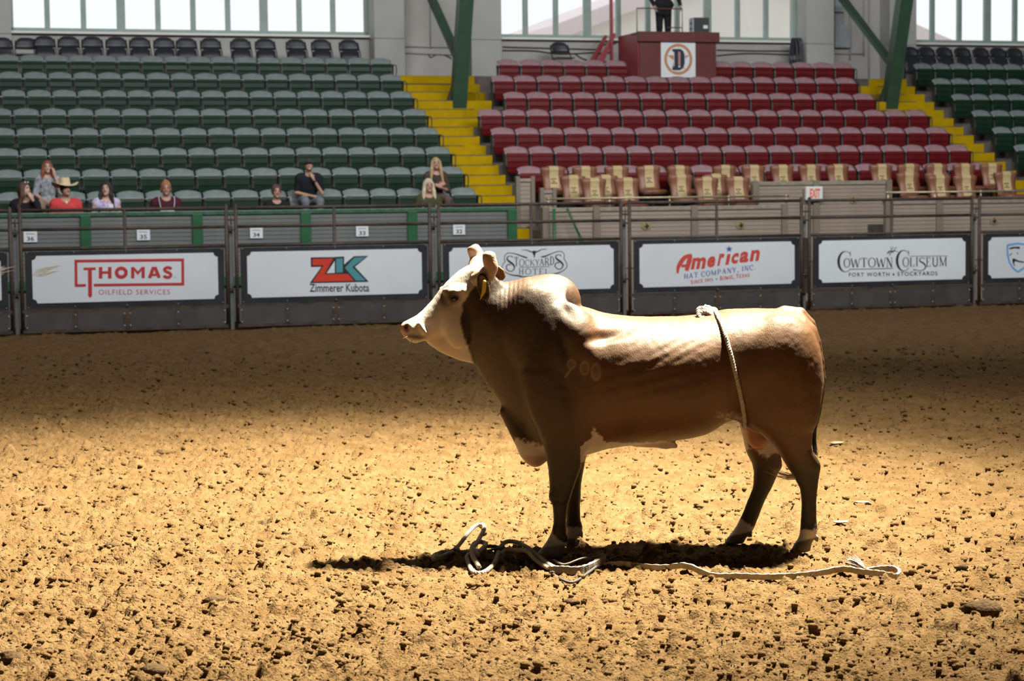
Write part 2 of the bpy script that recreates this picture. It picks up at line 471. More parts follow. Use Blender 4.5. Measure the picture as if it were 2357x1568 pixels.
# the few clods and chips that stand out
m_clod = mat('dark_clod', (0.055, 0.032, 0.015), 0.95, 0, (0.09, 0.055, 0.026), 20, 0.8, 60, spec=0.1)
m_chip = mat('pale_chip', (0.22, 0.17, 0.11), 0.9, 0, (0.28, 0.22, 0.15), 30, 0.5, 90, spec=0.2)
BIG = [('dirt_clod', 605, 1208, .042, 'blocky dark clod in the bright dirt, left of the bull rope coil'),
       ('dirt_clod', 375, 1046, .050, 'long low dark clod at the near edge of the shaded dirt'),
       ('dirt_clod', 607, 1090, .036, 'small oval dark clod between two larger clods, left of the bull'),
       ('dirt_clod', 255, 1252, .036, 'flat overhanging clod in the brightest dirt on the left'),
       ('dirt_clod', 28, 1512, .045, 'dark clod in the bottom left corner of the arena dirt'),
       ('dirt_clod', 355, 1548, .042, 'round clod at the bottom edge of the picture, left side'),
       ('dirt_clod', 2262, 1408, .070, 'broad crusted clod in the dirt at the lower right'),
       ('dirt_clod', 2215, 1310, .026, 'small dark clod right of the loop at the rope end'),
       ('dirt_clod', 1925, 1378, .028, 'lump of dirt just below the rope, right of the hind hooves'),
       ('dirt_clod', 495, 1385, .040, 'dark lump of dirt in the left foreground'),
       ('dirt_clod', 1315, 1385, .028, 'lump of dirt below the flat leather grip of the rope'),
       ('dirt_clod', 1565, 1300, .034, 'buried lump at the rope, in front of the bull belly shadow'),
       ('wood_chip', 1938, 1200, .034, 'pale flat chip on the dirt behind the hind leg'),
       ('wood_chip', 1985, 1155, .036, 'pale thin chip farther behind the hind leg, near a dark clod'),
       ('wood_chip', 1925, 1022, .040, 'pale splinter lying slanted on the dirt beside the tail')]
for q, (nm, px, py, r, lab) in enumerate(BIG):
    p = onz(px, py); V, Fm = clod_template(40 + q, 2)
    sq = np.array([1.5, 1.0, 0.62]) if nm == 'dirt_clod' else np.array([1.7, 0.9, 0.28])
    a = (q * 1.7) % 3.1 * 0.35 - 0.5
    W = V * sq * r; c, s_ = math.cos(a), math.sin(a)
    W = np.stack([W[:, 0]*c - W[:, 1]*s_, W[:, 0]*s_ + W[:, 1]*c, W[:, 2]], 1)
    o = link(nm, np_mesh(nm, W, Fm, m_clod if nm == 'dirt_clod' else m_chip, smooth=False), None, (p.x, p.y, dz(p.x, p.y) + r*0.22))
    tag(o, lab, 'clod' if nm == 'dirt_clod' else 'chip', 'lumps lying on the dirt')
# ------------------------------------------------------------------ the bull (faces -X, side on; y = 0 is its mid plane)
BY = 11.15
def bz(x, y, yy=0.0):          # reference drawing -> metres on a plane at depth yy
    return onY(x, y, BY + yy)
def b3(x, y, yy=0.0):
    X, Z = bz(x, y, yy); return np.array([X, yy, Z])
PXM = FPX / BY                 # drawing units per metre
fld = Field((-0.72, -0.50, -0.03), (1.82, 0.48, 1.72), 0.0085)
def loftx(xs, top, bot, hw, k=.04, frac=.5, nu=2.2, nl=2.2):
    X = [bz(a, b)[0] for a, b in zip(xs, top)]; T = [bz(a, b)[1] for a, b in zip(xs, top)]; B = [bz(a, b)[1] for a, b in zip(xs, bot)]
    fld.loft('x', X, B, T, hw, 0.0, k, frac, nu, nl)
def leg(ys, xf, xb, hw, yc, k=.05, n=2.2):
    yc = np.broadcast_to(np.asarray(yc, float), (len(ys),)); Z = []; A = []; B = []
    for y, a, b, c in zip(ys, xf, xb, yc):
        x0, z = bz(a, y, c); x1, _ = bz(b, y, c); Z.append(z); A.append(x0); B.append(x1)
    fld.loft('z', Z, A, B, hw, yc, k, .5, n, n)
# trunk
loftx([1195,1215,1245,1290,1340,1400,1470,1550,1620,1680,1740,1800,1840,1866,1884,1893],
      [800,742,706,700,706,722,729,729,723,712,710,712,719,744,797,860],
      [930,990,1040,1056,1048,1032,1022,1014,1000,968,960,962,958,950,930,900],
      [.10,.18,.25,.30,.345,.38,.40,.405,.385,.36,.37,.36,.31,.24,.15,.06], k=0, frac=.52, nu=2.35, nl=2.0)
# neck and dewlap
loftx([1066,1092,1120,1150,1185,1220,1260,1300],[660,646,645,649,650,643,642,655],[780,836,884,930,974,1010,1040,1050],
      [.09,.125,.155,.185,.215,.245,.265,.28], k=.05, frac=.62, nu=2.1, nl=1.55)
# throat skin
loftx([984,1005,1030,1060,1090,1125],[782,768,752,742,742,760],[790,806,819,831,838,888],[.025,.04,.05,.06,.065,.06], k=.02, frac=.6, nl=1.7)
# brisket
fld.ell(b3(1232,1022), (36/PXM, .085, 54/PXM), .03)
fld.cone(b3(1165,950), b3(1215,1035), .035, .05, .03)
# hump and crest
fld.ell(b3(1270,694), (67/PXM, .155, 63/PXM), .025)
fld.ell(b3(1235,690), (80/PXM, .15, 48/PXM), .05)
# shoulders, elbows, hips
for sg in (-1, 1):
    fld.ell(b3(1292,850,sg*.225), (82/PXM, .095, 150/PXM), .06, Matrix.Rotation(-.12, 3, 'Y'))
    fld.ell(b3(1318,800,sg*.26), (50/PXM, .075, 70/PXM), .05)
    fld.ell(b3(1800,850,sg*.245), (85/PXM, .115, 120/PXM), .06)
    fld.ell(b3(1865,770,sg*.12), (18/PXM, .05, 24/PXM), .04)
for sg in (-1, 1): fld.ell(b3(1240,765,sg*.17), (78/PXM, .10, 110/PXM), .03, Matrix.Rotation(.15, 3, 'Y'))
# legs
leg([860,920,980,1040,1090,1125,1143,1165,1200,1222,1240,1258,1272,1283],
    [1226,1230,1241,1254,1263,1265,1263,1272,1274,1270,1262,1250,1238,1229],
    [1392,1386,1368,1348,1333,1320,1314,1307,1303,1304,1304,1301,1298,1296],
    [.09,.095,.085,.072,.058,.05,.05,.037,.034,.042,.041,.05,.058,.060], -.205)
leg([880,950,1010,1050,1090,1125,1143,1168,1195,1215,1228,1242,1258],
    [1250,1258,1272,1284,1297,1305,1304,1303,1303,1302,1301,1300,1298],
    [1390,1380,1362,1350,1342,1337,1337,1335,1336,1341,1337,1329,1328],
    [.09,.09,.08,.07,.058,.05,.05,.037,.034,.042,.041,.05,.055], .195)
leg([770,830,890,930,970,1000,1030,1055,1075,1100,1130,1165,1200,1222,1238,1254,1269],
    [1775,1740,1712,1702,1716,1752,1783,1800,1812,1828,1842,1845,1843,1842,1838,1828,1819],
    [1858,1880,1889,1889,1882,1870,1868,1881,1889,1885,1881,1879,1880,1881,1875,1867,1865],
    [.10,.13,.14,.14,.125,.105,.085,.068,.057,.046,.037,.034,.034,.042,.041,.05,.056], [-.2]*5 + [-.185,-.175,-.165,-.16] + [-.155]*8)
leg([820,890,930,965,1000,1040,1072,1090,1120,1150,1180,1205,1222,1238,1249],
    [1745,1712,1694,1698,1707,1718,1732,1735,1733,1722,1710,1698,1688,1675,1667],
    [1850,1858,1845,1826,1806,1796,1800,1791,1778,1762,1750,1740,1732,1718,1712],
    [.11,.13,.13,.12,.105,.085,.06,.052,.040,.036,.034,.036,.042,.048,.054], .175)
for (px, py, yy) in ((1879,1240,-.13),(1876,1238,-.175),(1726,1230,.155),(1722,1231,.20),(1337,1230,.175),(1301,1240,-.235)):
    fld.cone(b3(px, py-4, yy), b3(px+2, py+5, yy), .013, .008, .008)
# flank fold, sheath, scrotum
fld.cone(b3(1690,958,-.2), b3(1740,985,-.2), .02, .02, .04)
fld.cone(b3(1470,1008), b3(1535,1020), .05, .032, .03); fld.cone(b3(1530,1018), b3(1555,1027), .030, .014, .02)
fld.cone(b3(1735,965,.03), b3(1745,1008,.03), .055, .062, .02)
# head
YAW = 0.13; PIV = (bz(1110, 700)[0], 0.0)
Mx, Mz = bz(930, 762); Px, Pz = bz(1110, 640)
_l = math.hypot(Px-Mx, Pz-Mz); HE = ((Px-Mx)/_l, (Pz-Mz)/_l); HN = (-HE[1], HE[0])
q = 1/PXM
fld.loft_dir((Mx, Mz), HE, HN, [a*q for a in (-6,-2,8,25,45,80,119,155,187,215,242)],
             [a*q for a in (-12,-26,-37,-42,-47,-58,-72,-84,-90,-86,-70)], [a*q for a in (6,13,18,17,15,20,32,41,44,37,18)],
             [.035,.058,.078,.083,.074,.078,.09,.104,.110,.112,.10], k=.035, yaw=YAW, piv=PIV)
def hp(px, py, yy):   # a point of the turned head
    X, Z = bz(px, py, 0); return np.array(yawpt((X, yy, Z), YAW, PIV))
for sg in (-1, 1):
    fld.ell(hp(1040,684,sg*.093), (.036,.03,.032), .03)
    fld.cone(hp(1022,668,sg*.088), hp(1062,668,sg*.098), .02, .022, .03)
    fld.ell(hp(1052,755,sg*.072), (.075,.045,.11), .04)
    fld.ell(hp(938,752,sg*.05), (.03,.028,.03), .02)
    fld.ell(hp(933,752,sg*.076), (.014,.018,.018), .012, op='cut')
    fld.cone(hp(938,774,sg*.082), hp(974,779,sg*.088), .006, .006, .012, op='cut')
    fld.ell(hp(1040,685,sg*.122), (.017,.016,.013), .006, op='cut')
    fld.cone(hp(962,742,sg*.085), hp(975,762,sg*.09), .010, .010, .02)
# poll
fld.ell(hp(1098,628,0), (.055,.085,.045), .04)
# ears
def ear(c, r, R, cr, shift):
    fld.ell(c, r, .012, R); fld.ell(np.array(c) + np.array(shift), cr, .006, R, op='cut')
Rn = Matrix.Rotation(.16, 3, 'Y')
fld.cone(hp(1105,652,-.10), b3(1112,652,-.16), .03, .025, .02)
ear(b3(1113,660,-.185), (.036,.030,.080), Rn, (.026,.030,.066), (-.004,-.020,-.004))
fld.cone(hp(1112,640,.10), b3(1130,640,.16), .028, .024, .02)
ear(b3(1145,627,.19), (.056,.024,.036), Matrix.Rotation(-.75, 3, 'Y'), (.045,.02,.025), (0,-.016,-.002))
# tail
tp = [b3(1806,722), b3(1840,724), b3(1864,746), b3(1879,788,.0), b3(1888,830,.0), b3(1893,872,.0), b3(1891,905,.02), b3(1884,950,.05), b3(1874,990,.06), b3(1876,1030,.06)]
fld.chain(tp, [.045,.040,.032,.026,.022,.019,.017,.015,.013,.010], .02)
BP, BF = fld.surface()
N0 = vnormals(BP, BF)
if ((BP - BP.mean(0)) * N0).sum() < 0: BF = BF[:, ::-1].copy(); N0 = -N0
# relief of the hide: neck folds, ribs, hollows behind the shoulder
def draw_xy(Pt):     # drawing coordinates of body points on their own depth plane
    q3 = np.stack([Pt[:, 0], Pt[:, 1] + BY, Pt[:, 2]], 1) - _C; zz = q3 @ _f
    return IW/2 + FPX*(q3 @ _R)/zz, IH/2 - FPX*(q3 @ _U)/zz
gx, gy = draw_xy(BP)
def blob(cx, cy, rx, ry, ang=0.0):
    c, s_ = math.cos(ang), math.sin(ang); dx = gx - cx; dy = gy - cy
    return np.exp(-(((dx*c + dy*s_)/rx)**2 + ((-dx*s_ + dy*c)/ry)**2))
side = np.clip(np.abs(BP[:, 1]) / 0.12, 0, 1)
disp = np.zeros(len(BP))
disp -= .030 * blob(1402, 772, 48, 13, -.28) * side
disp += .018 * blob(1362, 815, 22, 40, -.25) * side
disp += .016 * blob(1330, 760, 26, 46, .1) * side
disp -= .014 * blob(1310, 905, 16, 60, -.1) * side
disp -= .010 * blob(1306, 716, 36, 12, .85) * side * np.clip((gy - 640)/30, 0, 1)
disp -= .016 * blob(1300, 800, 12, 50, -.35) * side
rib = np.sin((gx*0.50 + gy*0.92) * 0.30); disp += .0009 * rib * blob(1545, 800, 85, 45) * side
rib2 = np.sin((gx*0.25 + gy) * 0.21 + 1.0); disp += .0012 * rib2 * blob(1500, 870, 130, 60) * side
fold = np.sin(gx * 0.62 + 0.02*gy + 1.5*np.sin(gy*.03)); disp += .0013 * fold * np.exp(-((gx-1168)/36)**2) * np.clip((760-gy)/70, 0, 1)
disp -= .012 * blob(1748, 800, 16, 70, .25) * side
disp += .012 * blob(1850, 900, 20, 80, 0) * side
disp -= .010 * blob(1690, 900, 12, 90, -.15) * side
br = np.sin(np.hypot(gx - 1046, gy - 700) * 0.85); disp += .0022 * br * blob(1040, 664, 26, 11, -.1)
disp += .0016 * (fbm(gx*.09, gy*.09, 4, 3) - .5) * 2
BP2 = BP + N0 * disp[:, None]
# markings
def nz(sc, sd): return (fbm(gx*sc, gy*sc, sd, 3) - .5) * 2
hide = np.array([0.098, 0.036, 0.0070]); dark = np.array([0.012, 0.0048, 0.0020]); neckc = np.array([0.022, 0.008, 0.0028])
white = np.array([0.55, 0.46, 0.38]); pink = np.array([0.42, 0.22, 0.16])
def sm(x, a, b): t = np.clip((x-a)/(b-a), 0, 1); return t*t*(3-2*t)
C = np.repeat(hide[None], len(BP), 0) * (1 + .22*nz(.02, 31)[:, None])
def lay(c, w): 
    global C
    C = C*(1-w[:, None]) + np.asarray(c)[None]*w[:, None]
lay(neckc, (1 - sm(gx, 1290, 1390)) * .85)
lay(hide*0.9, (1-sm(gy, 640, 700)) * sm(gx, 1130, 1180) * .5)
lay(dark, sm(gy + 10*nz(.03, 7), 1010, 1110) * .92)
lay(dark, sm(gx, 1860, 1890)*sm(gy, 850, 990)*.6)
wob = 7*nz(.06, 3) + 4*nz(.2, 5)
# white face: everything in front of a ragged line from the horn base to the throat
line = np.interp(gy, [600, 640, 660, 700, 740, 770, 800, 830, 860, 900], [1130, 1108, 1090, 1066, 1060, 1064, 1078, 1086, 1094, 1118]) + wob*.5
face = (gx < line) & (gy < 905) & (gx < 1135)
lay(white, sm(line - gx, -3, 3) * (gy < 905))
lay(hide*.6, np.clip(blob(1032, 688, 21, 19)*1.8, 0, 1) * .9 * (BP[:, 1] < .2))
lay(dark, np.clip(blob(1041, 686, 10, 7)*1.4, 0, 1) * .7)
lay(pink, np.clip(blob(930, 758, 10, 20)*1.5, 0, 1) * .8)
lay(dark*.5, np.clip(blob(935, 752, 5.5, 6.5)*1.6, 0, 1)**2)
lay(dark, np.clip(blob(955, 776, 22, 5, .12)*1.5, 0, 1) * .85)
lay([.45,.40,.33], np.clip(blob(1000, 722, 26, 10, -.8), 0, 1) * .35)
lay([.30,.22,.15], np.clip(blob(1092, 640, 14, 16, .5)*1.2, 0, 1) * .5)
# white on brisket, behind the elbow, belly strip, thighs
def patch(w): lay(white*.93, np.clip(w, 0, 1))
patch(sm(gy + wob*1.6 - (gx-1230)*.25, 1016, 1024) * (gx < 1262) * (gx > 1185) * (gy < 1090) * (np.abs(BP[:, 1]) < .2))
lay(pink*.8, sm(gy, 1045, 1056) * (gx < 1262) * (gx > 1185) * (gy < 1090) * (np.abs(BP[:, 1]) < .14)*.7)
patch(sm(gy - 992 - np.abs(gx - 1368)*1.15 + wob*2.2, -2, 4) * (gy < 1064) * (gx > 1336) * (gx < 1440) * (np.abs(BP[:, 1]) < .40))
patch(sm(gy + wob*.5 + .02*np.abs(gx-1480), 1016, 1021) * (gx > 1380) * (gx < 1580) * (np.abs(BP[:, 1]) < .2))
lay(white*.7, .6*sm(wob + 12*blob(1680, 962, 40, 16) + nz(.3, 9)*4, 6, 14) * (gy > 930) * (gx > 1560) * (gx < 1720))
far = BP[:, 1] > .06
inn = far & (gx > 1695) & (gx < 1800)
patch(sm(22 - np.hypot((gx-1765)/1.1, (gy-1012)) * .62 + wob*1.3, -2, 3) * inn * sm(gx, 1735, 1742))
patch(sm(10 - np.abs(gx-1715)*.8 + wob, -2, 3) * inn * (gy < 1035))
scr = (np.abs(BP[:, 1] - .03) < .075) & (np.hypot((gx-1742)/30, (gy-995)/42) < 1)
lay([.40,.15,.08], scr * .9)
# socks and hooves
near = BP[:, 1] < 0
fore = gx < 1450
def sock(m, y0, slope, cx): lay(white*1.05, m * sm(gy + wob*.9 + slope*(gx-cx), y0, y0+5))
sock(near & fore, 1232, -.85, 1280); sock((~near) & fore, 1214, 0, 1320)
sock(near & ~fore & (gx > 1800), 1216, 0, 1860); sock((~near) & (~fore) & (gx < 1760), 1190, -.7, 1705)
hoof = np.array([.11, .08, .06])
lay(hoof*2.4, (near & fore) * sm(gy - .1*(1290-gx), 1254, 1258)); lay(hoof, ((~near) & fore) * sm(gy, 1238, 1242))
lay(hoof, (near & ~fore & (gx > 1800)) * sm(gy - .25*(1850-gx), 1242, 1246)); lay(hoof, ((~near) & (~fore) & (gx < 1760)) * sm(gy - .25*(1700-gx), 1228, 1232))
# inside of the ears, tail
lay(neckc*1.3, ((BP[:, 1] < -.135) & (gx > 1088) & (gx < 1140) & (gy > 615) & (gy < 705)) * 1.0)
lay(hide*1.2, ((BP[:, 1] > .125) & (gx > 1112) & (gx < 1170) & (gy > 600) & (gy < 665)) * 1.0)
lay([.10,.05,.03], (np.hypot((gx-1111)/11, (gy-662)/27) < 1) * (BP[:, 1] < -.15) * .8)
lay(np.array([.02,.015,.012]), sm(gy, 895, 930) * (np.abs(BP[:, 1]-.04) < .035) * (gx > 1864) * (gy < 1045))
# brands on the shoulder: three worn horseshoe outlines
bw = np.zeros(len(BP))
for (cx, cy, rx, ry) in ((1315, 839, 9, 9.5), (1346, 848, 9.5, 14), (1372, 857, 9.5, 17)):
    rr = np.hypot((gx-cx)/rx, (gy-cy)/ry); bw = np.maximum(bw, np.exp(-((rr-1)/.22)**2)); bw = np.maximum(bw, .35*(rr < 1))
bw = np.maximum(bw, np.exp(-((gx-1306 + (gy-862)*.7)/3)**2) * (gy > 848) * (gy < 872) * (gx > 1298) * (gx < 1322))
lay([.26,.17,.10], bw * (BP[:, 1] < -.1) * .75)
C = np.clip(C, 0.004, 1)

mh = bpy.data.materials.new('bull_hide'); mh.use_nodes = True
nt = mh.node_tree; b = nt.nodes['Principled BSDF']
at = nt.nodes.new('ShaderNodeVertexColor'); at.layer_name = 'Col'
tc = nt.nodes.new('ShaderNodeTexCoord'); mp = nt.nodes.new('ShaderNodeMapping'); mp.inputs['Rotation'].default_value = (0, .55, 0); mp.inputs['Scale'].default_value = (230, 120, 55)
nt.links.new(tc.outputs['Object'], mp.inputs['Vector'])
ns = nt.nodes.new('ShaderNodeTexNoise'); ns.inputs['Scale'].default_value = 1.0; ns.inputs['Detail'].default_value = 3
nt.links.new(mp.outputs['Vector'], ns.inputs['Vector'])
bpn = nt.nodes.new('ShaderNodeBump'); bpn.inputs['Strength'].default_value = .45; bpn.inputs['Distance'].default_value = .004
nt.links.new(ns.outputs['Fac'], bpn.inputs['Height']); nt.links.new(bpn.outputs['Normal'], b.inputs['Normal'])
hs = nt.nodes.new('ShaderNodeMixRGB'); hs.blend_type = 'MULTIPLY'; hs.inputs[0].default_value = .35
nt.links.new(at.outputs['Color'], hs.inputs[1]); nt.links.new(ns.outputs['Color'], hs.inputs[2])
nt.links.new(hs.outputs['Color'], b.inputs['Base Color'])
b.inputs['Roughness'].default_value = .56; b.inputs['Specular IOR Level'].default_value = .58
b.inputs['Specular Tint'].default_value = (1, .92, .78, 1)
b.inputs['Sheen Weight'].default_value = .0; b.inputs['Sheen Roughness'].default_value = .4
bull = thing('bull', 'brown bull with white face, blunt horns and shoulder hump, standing side on', 'bull', (0, BY, 0))
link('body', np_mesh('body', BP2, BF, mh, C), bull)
# horns, blunt at the tip
m_horn = mat('horn', (.33, .20, .135), .42, 0, (.44, .31, .23), 14, .25, 40, spec=.5)
m_core = mat('horn_core', (.10, .06, .04), .9)
def horn(pts, rs):
    P_ = catmull([tuple(p) for p in pts], 5); k = len(P_)
    R_ = [float(np.interp(i/(k-1), np.linspace(0, 1, len(rs)), rs)) for i in range(k)]
    ax = (P_[-1] - P_[-2]).normalized(); r = R_[-1]
    P_ += [P_[-1] + ax*r*.35, P_[-1] + ax*r*.55]; R_ += [r*.86, r*.55]
    h = MB().tube(P_, R_, 16).build('horn', m_horn, bull, smooth=True)
    MB().tube([P_[-1] - ax*.004, P_[-1] + ax*.003], [r*.34, r*.30], 10).build('horn_core', m_core, h)
horn([hp(1094,644,-.07), hp(1110,634,-.115), hp(1122,616,-.145), b3(1126,596,-.150), b3(1126,588,-.148)], [.052,.047,.041,.038,.037])
horn([hp(1098,632,.06), hp(1103,612,.10), b3(1099,594,.125), b3(1090,573,.13)], [.056,.050,.044,.038])
# eyes
m_eye = mat('eye_dark', (.012,.008,.006), .08, spec=.8)
m_lid = mat('eyelid', (.07,.04,.025), .6)
for sg in (-1, 1):
    e = hp(1041, 684.5, sg*.108)
    o = MB().sphere(e, .0165, 14, 10).build('eye', m_eye, bull, smooth=True)
    lid = [e + np.array([math.cos(a)*.021, -abs(math.sin(a))*0 + sg*.008, math.sin(a)*.0145]) for a in np.linspace(0.1, math.pi-.1, 9)]
    MB().tube(lid, .0045, 6).build('eyelid', m_lid, o, smooth=True)
    lid = [e + np.array([math.cos(a)*.021, sg*.008, -math.sin(a)*.0125]) for a in np.linspace(0.1, math.pi-.1, 9)]
    MB().tube(lid, .0035, 6).build('eyelid', m_lid, o, smooth=True)
# ear tag
tg = MB(); t0 = b3(1114, 650, -.215)
tg.poly([(t0[0]-.006, t0[2]+.008), (t0[0]+.012, t0[2]+.008), (t0[0]+.010, t0[2]-.050), (t0[0]-.024, t0[2]-.100), (t0[0]-.012, t0[2]-.045)], t0[1]-.003, t0[1]+.003)
tg.sphere((t0[0]+.003, t0[1]-.004, t0[2]+.004), .009, 8, 6)
tg.build('ear_tag', mat('tag_yellow', (.62,.42,.02), .45), bull)
# tail switch: black hair down the back of the leg, pale tip swung between the hind legs
def hair(mb, pts, n, spread, r, seed, taper=.25):
    rg = random.Random(seed)
    for i in range(n):
        o = [rg.gauss(0, spread) for _ in range(3)]; f = rg.uniform(.75, 1.0)
        pp = [Vector(p) + Vector(o) * (.25 + .9*j/(len(pts)-1)) for j, p in enumerate(pts)]
        pp = catmull(pp, 4); pp = pp[:max(4, int(len(pp)*f))]
        mb.tube(pp, [r*(1 - (1-taper)*j/(len(pp)-1)) for j in range(len(pp))], 4)
    return mb
m_blk = mat('black_hair', (.012,.010,.009), .5); m_wht = mat('pale_hair', (.40,.32,.23), .5)
sw = hair(MB(), [b3(1889,915,.03), b3(1882,955,.05), b3(1872,1000,.06), b3(1875,1035,.05), b3(1880,1050,.04)], 46, .008, .0035, 1)
so = sw.build('tail_switch', m_blk, bull, smooth=True)
hair(MB(), [b3(1872,1045,.04), b3(1850,1090,.03), b3(1822,1098,.02), b3(1795,1092,.01), b3(1772,1080,.0)], 46, .011, .0022, 2).build('tail_tip', m_wht, so, smooth=True)
# whiskers
wk = MB(); rg = random.Random(4)
for i in range(16):
    a = hp(rg.uniform(934, 965), rg.uniform(765, 784), -.08); d = np.array([rg.uniform(-.05, .02), -.02, rg.uniform(-.06, -.015)])
    wk.tube([a, a + d*.5 + np.array([0, -.004, -.002]), a + d], [.0009, .0007, .0004], 3)
wk.build('whiskers', m_wht, bull)

# ------------------------------------------------------------------ ropes
m_rope = mat('cotton_rope', (.36,.29,.21), .85, 0, (.46,.39,.30), 40, .4, 160, spec=.2)
m_ropew = mat('white_rope', (.30,.25,.20), .85, 0, (.44,.39,.33), 40, .4, 160, spec=.2)
m_wrap = mat('dark_wrap', (.03,.025,.02), .7); m_leather = mat('grey_leather', (.15,.125,.10), .6, 0, (.21,.18,.14), 12, .3, 50)
def resample(path, step):
    P_ = [Vector(p) for p in path]; out = [P_[0]]; acc = 0.0
    for a, c in zip(P_[:-1], P_[1:]):
        d = (c - a).length; t = step - acc
        while t <= d: out.append(a.lerp(c, t/d)); t += step
        acc = (acc + d) % step
    return out
def twisted(mb, path, r, strands=3, pitch=.05, step=.008, sub=6):
    P_ = resample(path, step); k = len(P_)
    if k < 3: return mb
    nrm = None; fr = []
    for i in range(k):
        t = (P_[min(i+1, k-1)] - P_[max(i-1, 0)]).normalized()
        if nrm is None: a = Vector((0, 0, 1)) if abs(t.z) < .9 else Vector((1, 0, 0)); nrm = (a - t*a.dot(t)).normalized()
        else: nrm = (nrm - t*nrm.dot(t)).normalized()
        fr.append((nrm.copy(), t.cross(nrm)))
    for s_ in range(strands):
        pts = []
        for i in range(k):
            a = 2*math.pi*(i*step/pitch + s_/strands)
            pts.append(P_[i] + fr[i][0]*math.cos(a)*r*.52 + fr[i][1]*math.sin(a)*r*.52)
        mb.tube(pts, r*.58, sub)
    return mb
# flank rope: hugs the body from the spine down to the flank
def surf_pt(x, ang, zc, lift):
    lo, hi = 0.02, 0.75; c, s_ = math.cos(ang), math.sin(ang)
    for _ in range(28):
        m_ = (lo + hi)/2; p = np.array([x, m_*s_, zc + m_*c]); ix = np.clip(((p - fld.lo)/fld.vox).round().astype(int), 0, fld.n - 1)
        if fld.D[tuple(ix)] < 0: lo = m_
        else: hi = m_
    r = lo + lift; return np.array([x, r*s_, zc + r*c])
zc = .98; ring = []
for i in range(73):
    a = -2*math.pi*i/72 + math.pi*2
    p0 = surf_pt(bz(1650, 740)[0], a, zc, .004)
    hgt = np.clip((bz(1650, 722)[1] - p0[2]) / (bz(1650, 722)[1] - bz(1700, 955)[1]), 0, 1)
    ring.append(surf_pt(bz(1645 + 57*hgt, 740)[0], a, zc, .010))
fr_ = thing('flank_rope', 'pale braided rope tied round the flank of the bull', 'rope', (0, BY, 0))
twisted(MB(), ring, .0125, 3, .045, .009).build('rope_loop', m_ropew, fr_, smooth=True)
kn = MB()
for i, pts in enumerate(([(1648,742,-.10),(1630,738,-.10),(1612,728,-.08),(1607,716,-.06),(1618,712,-.05),(1636,722,-.06),(1649,738,-.09)],
                         [(1650,743,-.11),(1632,744,-.12),(1614,736,-.11),(1608,726,-.09),(1622,720,-.08),(1640,730,-.09),(1650,742,-.10)],
                         [(1652,740,-.09),(1644,724,-.06),(1632,711,-.03),(1622,710,-.02),(1628,720,-.04),(1646,734,-.07)],
                         [(1646,742,-.11),(1656,744,-.10),(1662,740,-.085),(1655,734,-.08),(1646,738,-.09)])):
    twisted(kn, catmull([tuple(b3(*p) + np.array([0, 0, .005])) for p in pts], 6), .0150, 3, .05, .010)
kn.build('knot', m_ropew, fr_, smooth=True)
# bull rope lying on the dirt
RT = thing('bull_rope', 'long pale bull rope with flat leather grip and end loop lying on the dirt', 'rope', (0, 0, 0))
def gp(x, y, h=.014):
    p = onz(x, y); g = max(dz(p.x, p.y), -.01); return (p.x, p.y, g + h)
def rope_g(pts, r=.0125, name='rope', m=m_rope, kk=8, strands=3):
    return twisted(MB(), catmull([gp(*p) for p in pts], kk), r, strands, .046, .008).build(name, m, RT, smooth=True)
# flat woven tail: two layers thick, standing on edge
def tape(pts, w, t_, name, m):
    P_ = catmull([gp(*p) for p in pts], 8); mb = MB(); n_ = len(P_); vs = []
    for i, p in enumerate(P_):
        t = (P_[min(i+1, n_-1)] - P_[max(i-1, 0)]).normalized(); sd = Vector((-t.y, t.x, 0)).normalized()
        wv = .0016*math.sin(i*1.9)
        for (a, b_) in ((-1, -1), (1, -1), (1, 1), (-1, 1)): vs.append(p + sd*(a*(t_/2 + wv)) + Vector((0, 0, b_*w/2 + wv)))
    fs = [(4*i+j, 4*i+(j+1) % 4, 4*(i+1)+(j+1) % 4, 4*(i+1)+j) for i in range(n_-1) for j in range(4)] + [(3, 2, 1, 0), tuple(4*(n_-1)+j for j in range(4))]
    return mb.add(vs, fs).build(name, m, RT, smooth=False)
tape([(1385,1304),(1430,1305),(1480,1308),(1530,1312),(1580,1322),(1640,1327),(1700,1328),(1760,1330),(1820,1328),(1880,1322),(1940,1319),(1985,1325),(2030,1333),(2062,1330),(2070,1320),(2055,1311),(2020,1312),(1992,1317)], .030, .016, 'rope_tail', m_rope)
frg = MB(); rg = random.Random(9)
e0 = Vector(gp(1992, 1315, .02)); e1 = Vector(gp(1958, 1298, .03))
for i in range(40):
    mb_d = Vector((rg.gauss(0, .010), rg.gauss(0, .012), rg.gauss(0, .010)))
    frg.tube([e0, e0.lerp(e1, .5) + mb_d*.8 + Vector((0, 0, .006)), e1 + mb_d*1.3], [.004, .0035, .0015], 4)
frg.build('frayed_end', m_ropew, RT, smooth=True)
# leather grip
tape([(1268,1318,.02),(1295,1322,.03),(1330,1322,.03),(1362,1314,.03),(1392,1302,.03)], .040, .022, 'leather_grip', m_leather)
MB().tube(catmull([gp(1275,1304,.045), gp(1300,1312,.040), gp(1340,1310,.042), gp(1372,1300,.05), gp(1388,1294,.055)], 5), [.010]*21, 6, squash=.5).build('leather_grip', m_leather, RT, smooth=True)
MB().tube(catmull([gp(1268,1320,.012), gp(1290,1336,.008), gp(1318,1340,.008), gp(1350,1326,.012), gp(1378,1308,.02)], 6), .008, 6).build('dark_strap', m_wrap, RT, smooth=True)
MB().tube(catmull([gp(1362,1300,.03), gp(1366,1296,.055), gp(1376,1294,.06), gp(1386,1298,.05), gp(1394,1304,.02)], 5), .0022, 5).build('loose_thread', m_ropew, RT, smooth=True)
